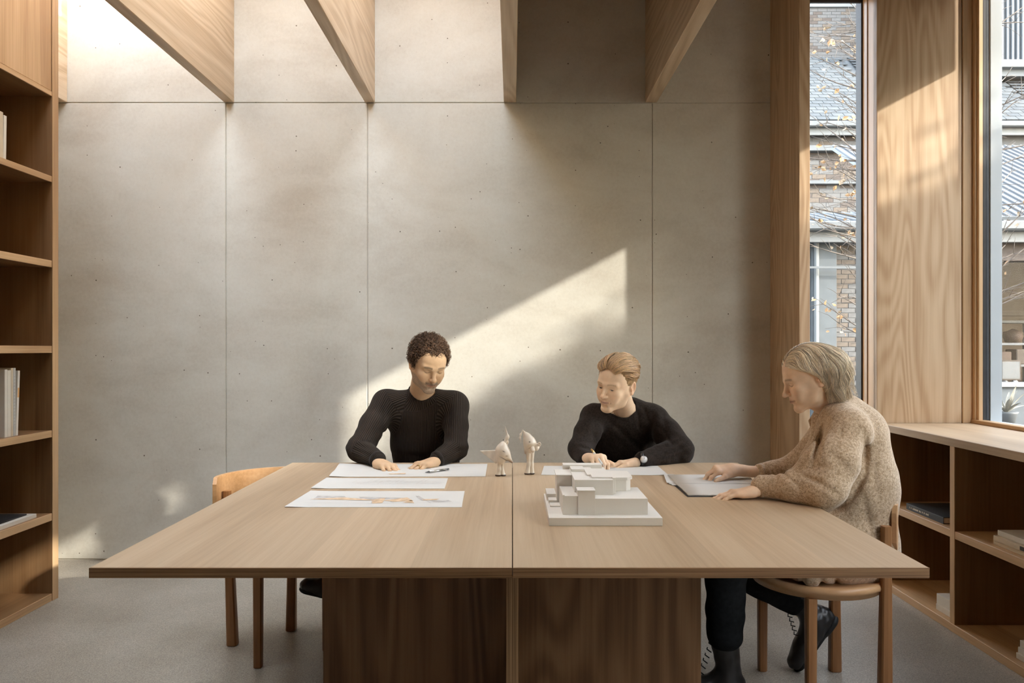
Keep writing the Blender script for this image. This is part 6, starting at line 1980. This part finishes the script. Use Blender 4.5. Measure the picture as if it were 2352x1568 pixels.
# ------------------------------------------------------------------ two small ceramic animal figures
def ceramic():
    m, nt, b = new_mat('ivory_ceramic', 0.3, 0.5)
    at = node(nt, 'ShaderNodeAttribute', attribute_name='Col')
    nt.links.new(at.outputs['Color'], b.inputs['Base Color'])
    return m
M['ceramic'] = ceramic()
IV = np.array([0.70, 0.62, 0.52]); BR = np.array([0.22, 0.13, 0.08]); DK = np.array([0.05, 0.03, 0.02])

def fig_part(name, prims, parent, painter=None, label=None, res=0.0016):
    V, Q, G = sdf_mesh(name, prims, res)
    V = smooth_verts(V, Q, 1, 0.4)
    C_ = np.tile(IV, (len(V), 1)) * (1 + 0.06 * vnoise(V, 120, 3)[:, None])
    if painter is not None:
        C_ = painter(V, C_)
    o = place(name, V, Q, M['ceramic'], parent, V.mean(0), cols=C_)
    if label: o['label'] = label
    return o
def blend(C_, m, col):
    m = np.clip(m, 0, 1)[:, None]
    return C_ * (1 - m) + col[None] * m
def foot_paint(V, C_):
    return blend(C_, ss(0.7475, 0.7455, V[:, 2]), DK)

D1 = 3.125
def A(px, py, dy=0.0): return P(px, py, D1 + dy)
f1 = empty('figurine', tuple(A(1150, 1093)), label='ivory ceramic animal figure with beak, pointed wing and tall horn, left of the table joint', cat='figurine', group='ceramic figures')
def paint1(V, C_):
    sx = 1177 + V[:, 0] * FPX / V[:, 1]; sy = 800 - (V[:, 2] - EYE) * FPX / V[:, 1]
    C_ = blend(C_, ss(1052, 1062, sy) * ss(1157, 1166, sx) * 0.8, BR)
    C_ = blend(C_, np.exp(-(((sx - 1157) / 3.0) ** 2 + ((sy - 1036.5 - 0.4 * (sx - 1157)) / 1.0) ** 2)), DK)
    C_ = blend(C_, np.exp(-(((sx - 1164) / 3.0) ** 2 + ((sy - 1047) / 1.2) ** 2)) * 0.8, BR)
    C_ = blend(C_, np.exp(-(((sx - 1158) / 9.0) ** 2 + ((sy - 1054 - 0.55 * (sx - 1158)) / 1.1) ** 2)) * 0.8, DK)
    return C_
hb = fig_part('body', [cap(A(1151, 1034), A(1150, 1056), 0.0235, 0.0185, k=0.02), cap(A(1156, 1024), A(1160, 1042), 0.014, 0.020, k=0.02), cap(A(1160, 1042), A(1176, 1061), 0.020, 0.0045, k=0.012),
                       cap(A(1156, 1018), A(1156, 1030), 0.008, 0.016, k=0.01), cap(A(1153, 1052, -0.016), A(1168, 1060, -0.012), 0.0012, 0.0012, k=0.002, op='s')], f1, paint1)
fig_part('leg', [cap(A(1147, 1062), A(1147, 1078), 0.0085, 0.0072), cap(A(1147, 1078), A(1144.5, 1090), 0.0072, 0.0115), ell(A(1144.5, 1091.4), (0.0125, 0.0115, 0.0035), k=0.004)], f1, foot_paint)
fig_part('leg', [cap(A(1152.5, 1062, 0.004), A(1152.5, 1078, 0.004), 0.0085, 0.0070), cap(A(1152.5, 1078, 0.004), A(1155, 1090, 0.004), 0.0070, 0.0115), ell(A(1155, 1091.4, 0.004), (0.0125, 0.0115, 0.0035), k=0.004)], f1, foot_paint)
def tri(name, pts, th, parent, label=None):
    """thin leaf of clay spanned by small cones"""
    a, b, c = [V3(tuple(p)) for p in pts]
    n = np.cross(b - a, c - a); n /= np.linalg.norm(n)
    def f(X, Y, Z):
        out = (X - a[0]) * n[0] + (Y - a[1]) * n[1] + (Z - a[2]) * n[2]
        d = np.abs(out) - th
        cen = (a + b + c) / 3
        for p, q in ((a, b), (b, c), (c, a)):
            e = np.cross(q - p, n); e /= np.linalg.norm(e)
            if ((cen - p) @ e) > 0: e = -e
            dd = (X - p[0]) * e[0] + (Y - p[1]) * e[1] + (Z - p[2]) * e[2]
            kk = 0.003; h = np.maximum(kk - np.abs(d - dd), 0) / kk
            d = np.maximum(d, dd) + h * h * kk * 0.25
        return d
    lo = np.minimum(np.minimum(a, b), c) - th * 2; hi = np.maximum(np.maximum(a, b), c) + th * 2
    return fig_part(name, [fun(f, lo, hi)], parent, label=label)
tri('wing', [A(1143, 1033), A(1101, 1034.5, 0.02), A(1140, 1065)], 0.0032, f1)
fig_part('horn', [cap(A(1158, 1020), A(1164.5, 1006), 0.0075, 0.0052), cap(A(1164.5, 1006), A(1166, 1002), 0.0052, 0.0045), cap(A(1166, 1002), A(1160, 978), 0.0045, 0.0012)], f1)
fig_part('horn', [cap(A(1165, 1004, 0.004), A(1165.5, 1015, 0.008), 0.0030, 0.0032), cap(A(1165.5, 1015, 0.008), A(1163, 1030, 0.010), 0.0032, 0.003)], f1)

D2 = 3.165
def B(px, py, dy=0.0): return P(px, py, D2 + dy)
f2 = empty('figurine', tuple(B(1216, 1089)), label='ivory ceramic animal figure with round ear and thin curved horn, right of the table joint', cat='figurine', group='ceramic figures')
def paint2(V, C_):
    sx = 1177 + V[:, 0] * FPX / V[:, 1]; sy = 800 - (V[:, 2] - EYE) * FPX / V[:, 1]
    C_ = blend(C_, np.exp(-(((sx - 1216.5) / 1.8) ** 2 + ((sy - 1014.5) / 1.6) ** 2)), DK)
    C_ = blend(C_, ss(1030, 1040, sy) * ss(1212, 1206, sx) * 0.6, BR)
    C_ = blend(C_, np.exp(-(((sx - 1218) / 5.0) ** 2 + ((sy - 1028 + 0.5 * (sx - 1218)) / 1.4) ** 2)) * 0.6, BR)
    return C_
fig_part('body', [cap(B(1202, 989), B(1212, 1003), 0.0022, 0.011, k=0.01), cap(B(1212, 1003), B(1217, 1018), 0.011, 0.0200, k=0.02), cap(B(1217, 1018), B(1216, 1034), 0.0200, 0.0150, k=0.02),
                  cap(B(1209, 1010), B(1207.5, 1040), 0.010, 0.0045, k=0.012), cap(B(1222, 1010), B(1225, 1016), 0.010, 0.010, k=0.01)], f2, paint2)
fig_part('ear', [ell(B(1232, 1025), (0.016, 0.0045, 0.014), R=rotm('Y', 25) @ rotm('Z', 28)), cap(B(1224, 1022), B(1232, 1030), 0.007, 0.008, k=0.01), ell(B(1239, 1020, -0.010), (0.007, 0.007, 0.0095), k=0.006),
                 ell(B(1239.5, 1020, -0.018), (0.004, 0.006, 0.006), k=0.002, op='s')], f2)
fig_part('muzzle', [cap(B(1222, 1028, -0.014), B(1224, 1034, -0.022), 0.010, 0.0088, k=0.006)], f2)
fig_part('leg', [cap(B(1214, 1036), B(1214.5, 1066), 0.0120, 0.0072), cap(B(1214.5, 1066), B(1211.5, 1085), 0.0072, 0.0120), ell(B(1211.5, 1087.5), (0.0135, 0.0120, 0.0035), k=0.004)], f2, foot_paint)
fig_part('leg', [cap(B(1222, 1036, 0.004), B(1221, 1066, 0.004), 0.0110, 0.0070), cap(B(1221, 1066, 0.004), B(1221.5, 1085, 0.004), 0.0070, 0.0105), ell(B(1221.5, 1087, 0.004), (0.0120, 0.0115, 0.0035), k=0.004)], f2, foot_paint)
fig_part('horn', [cap(B(1201, 987), B(1195.5, 998), 0.0016, 0.0020), cap(B(1195.5, 998), B(1194, 1006), 0.0020, 0.0020), cap(B(1194, 1006), B(1196.5, 1017), 0.0020, 0.0010)], f2, label='thin curved horn', res=0.0011)
fig_part('horn', [cap(B(1202, 988), B(1203.5, 1002, 0.002), 0.0016, 0.0018), cap(B(1203.5, 1002, 0.002), B(1206, 1014, 0.002), 0.0018, 0.0012)], f2, res=0.0011)
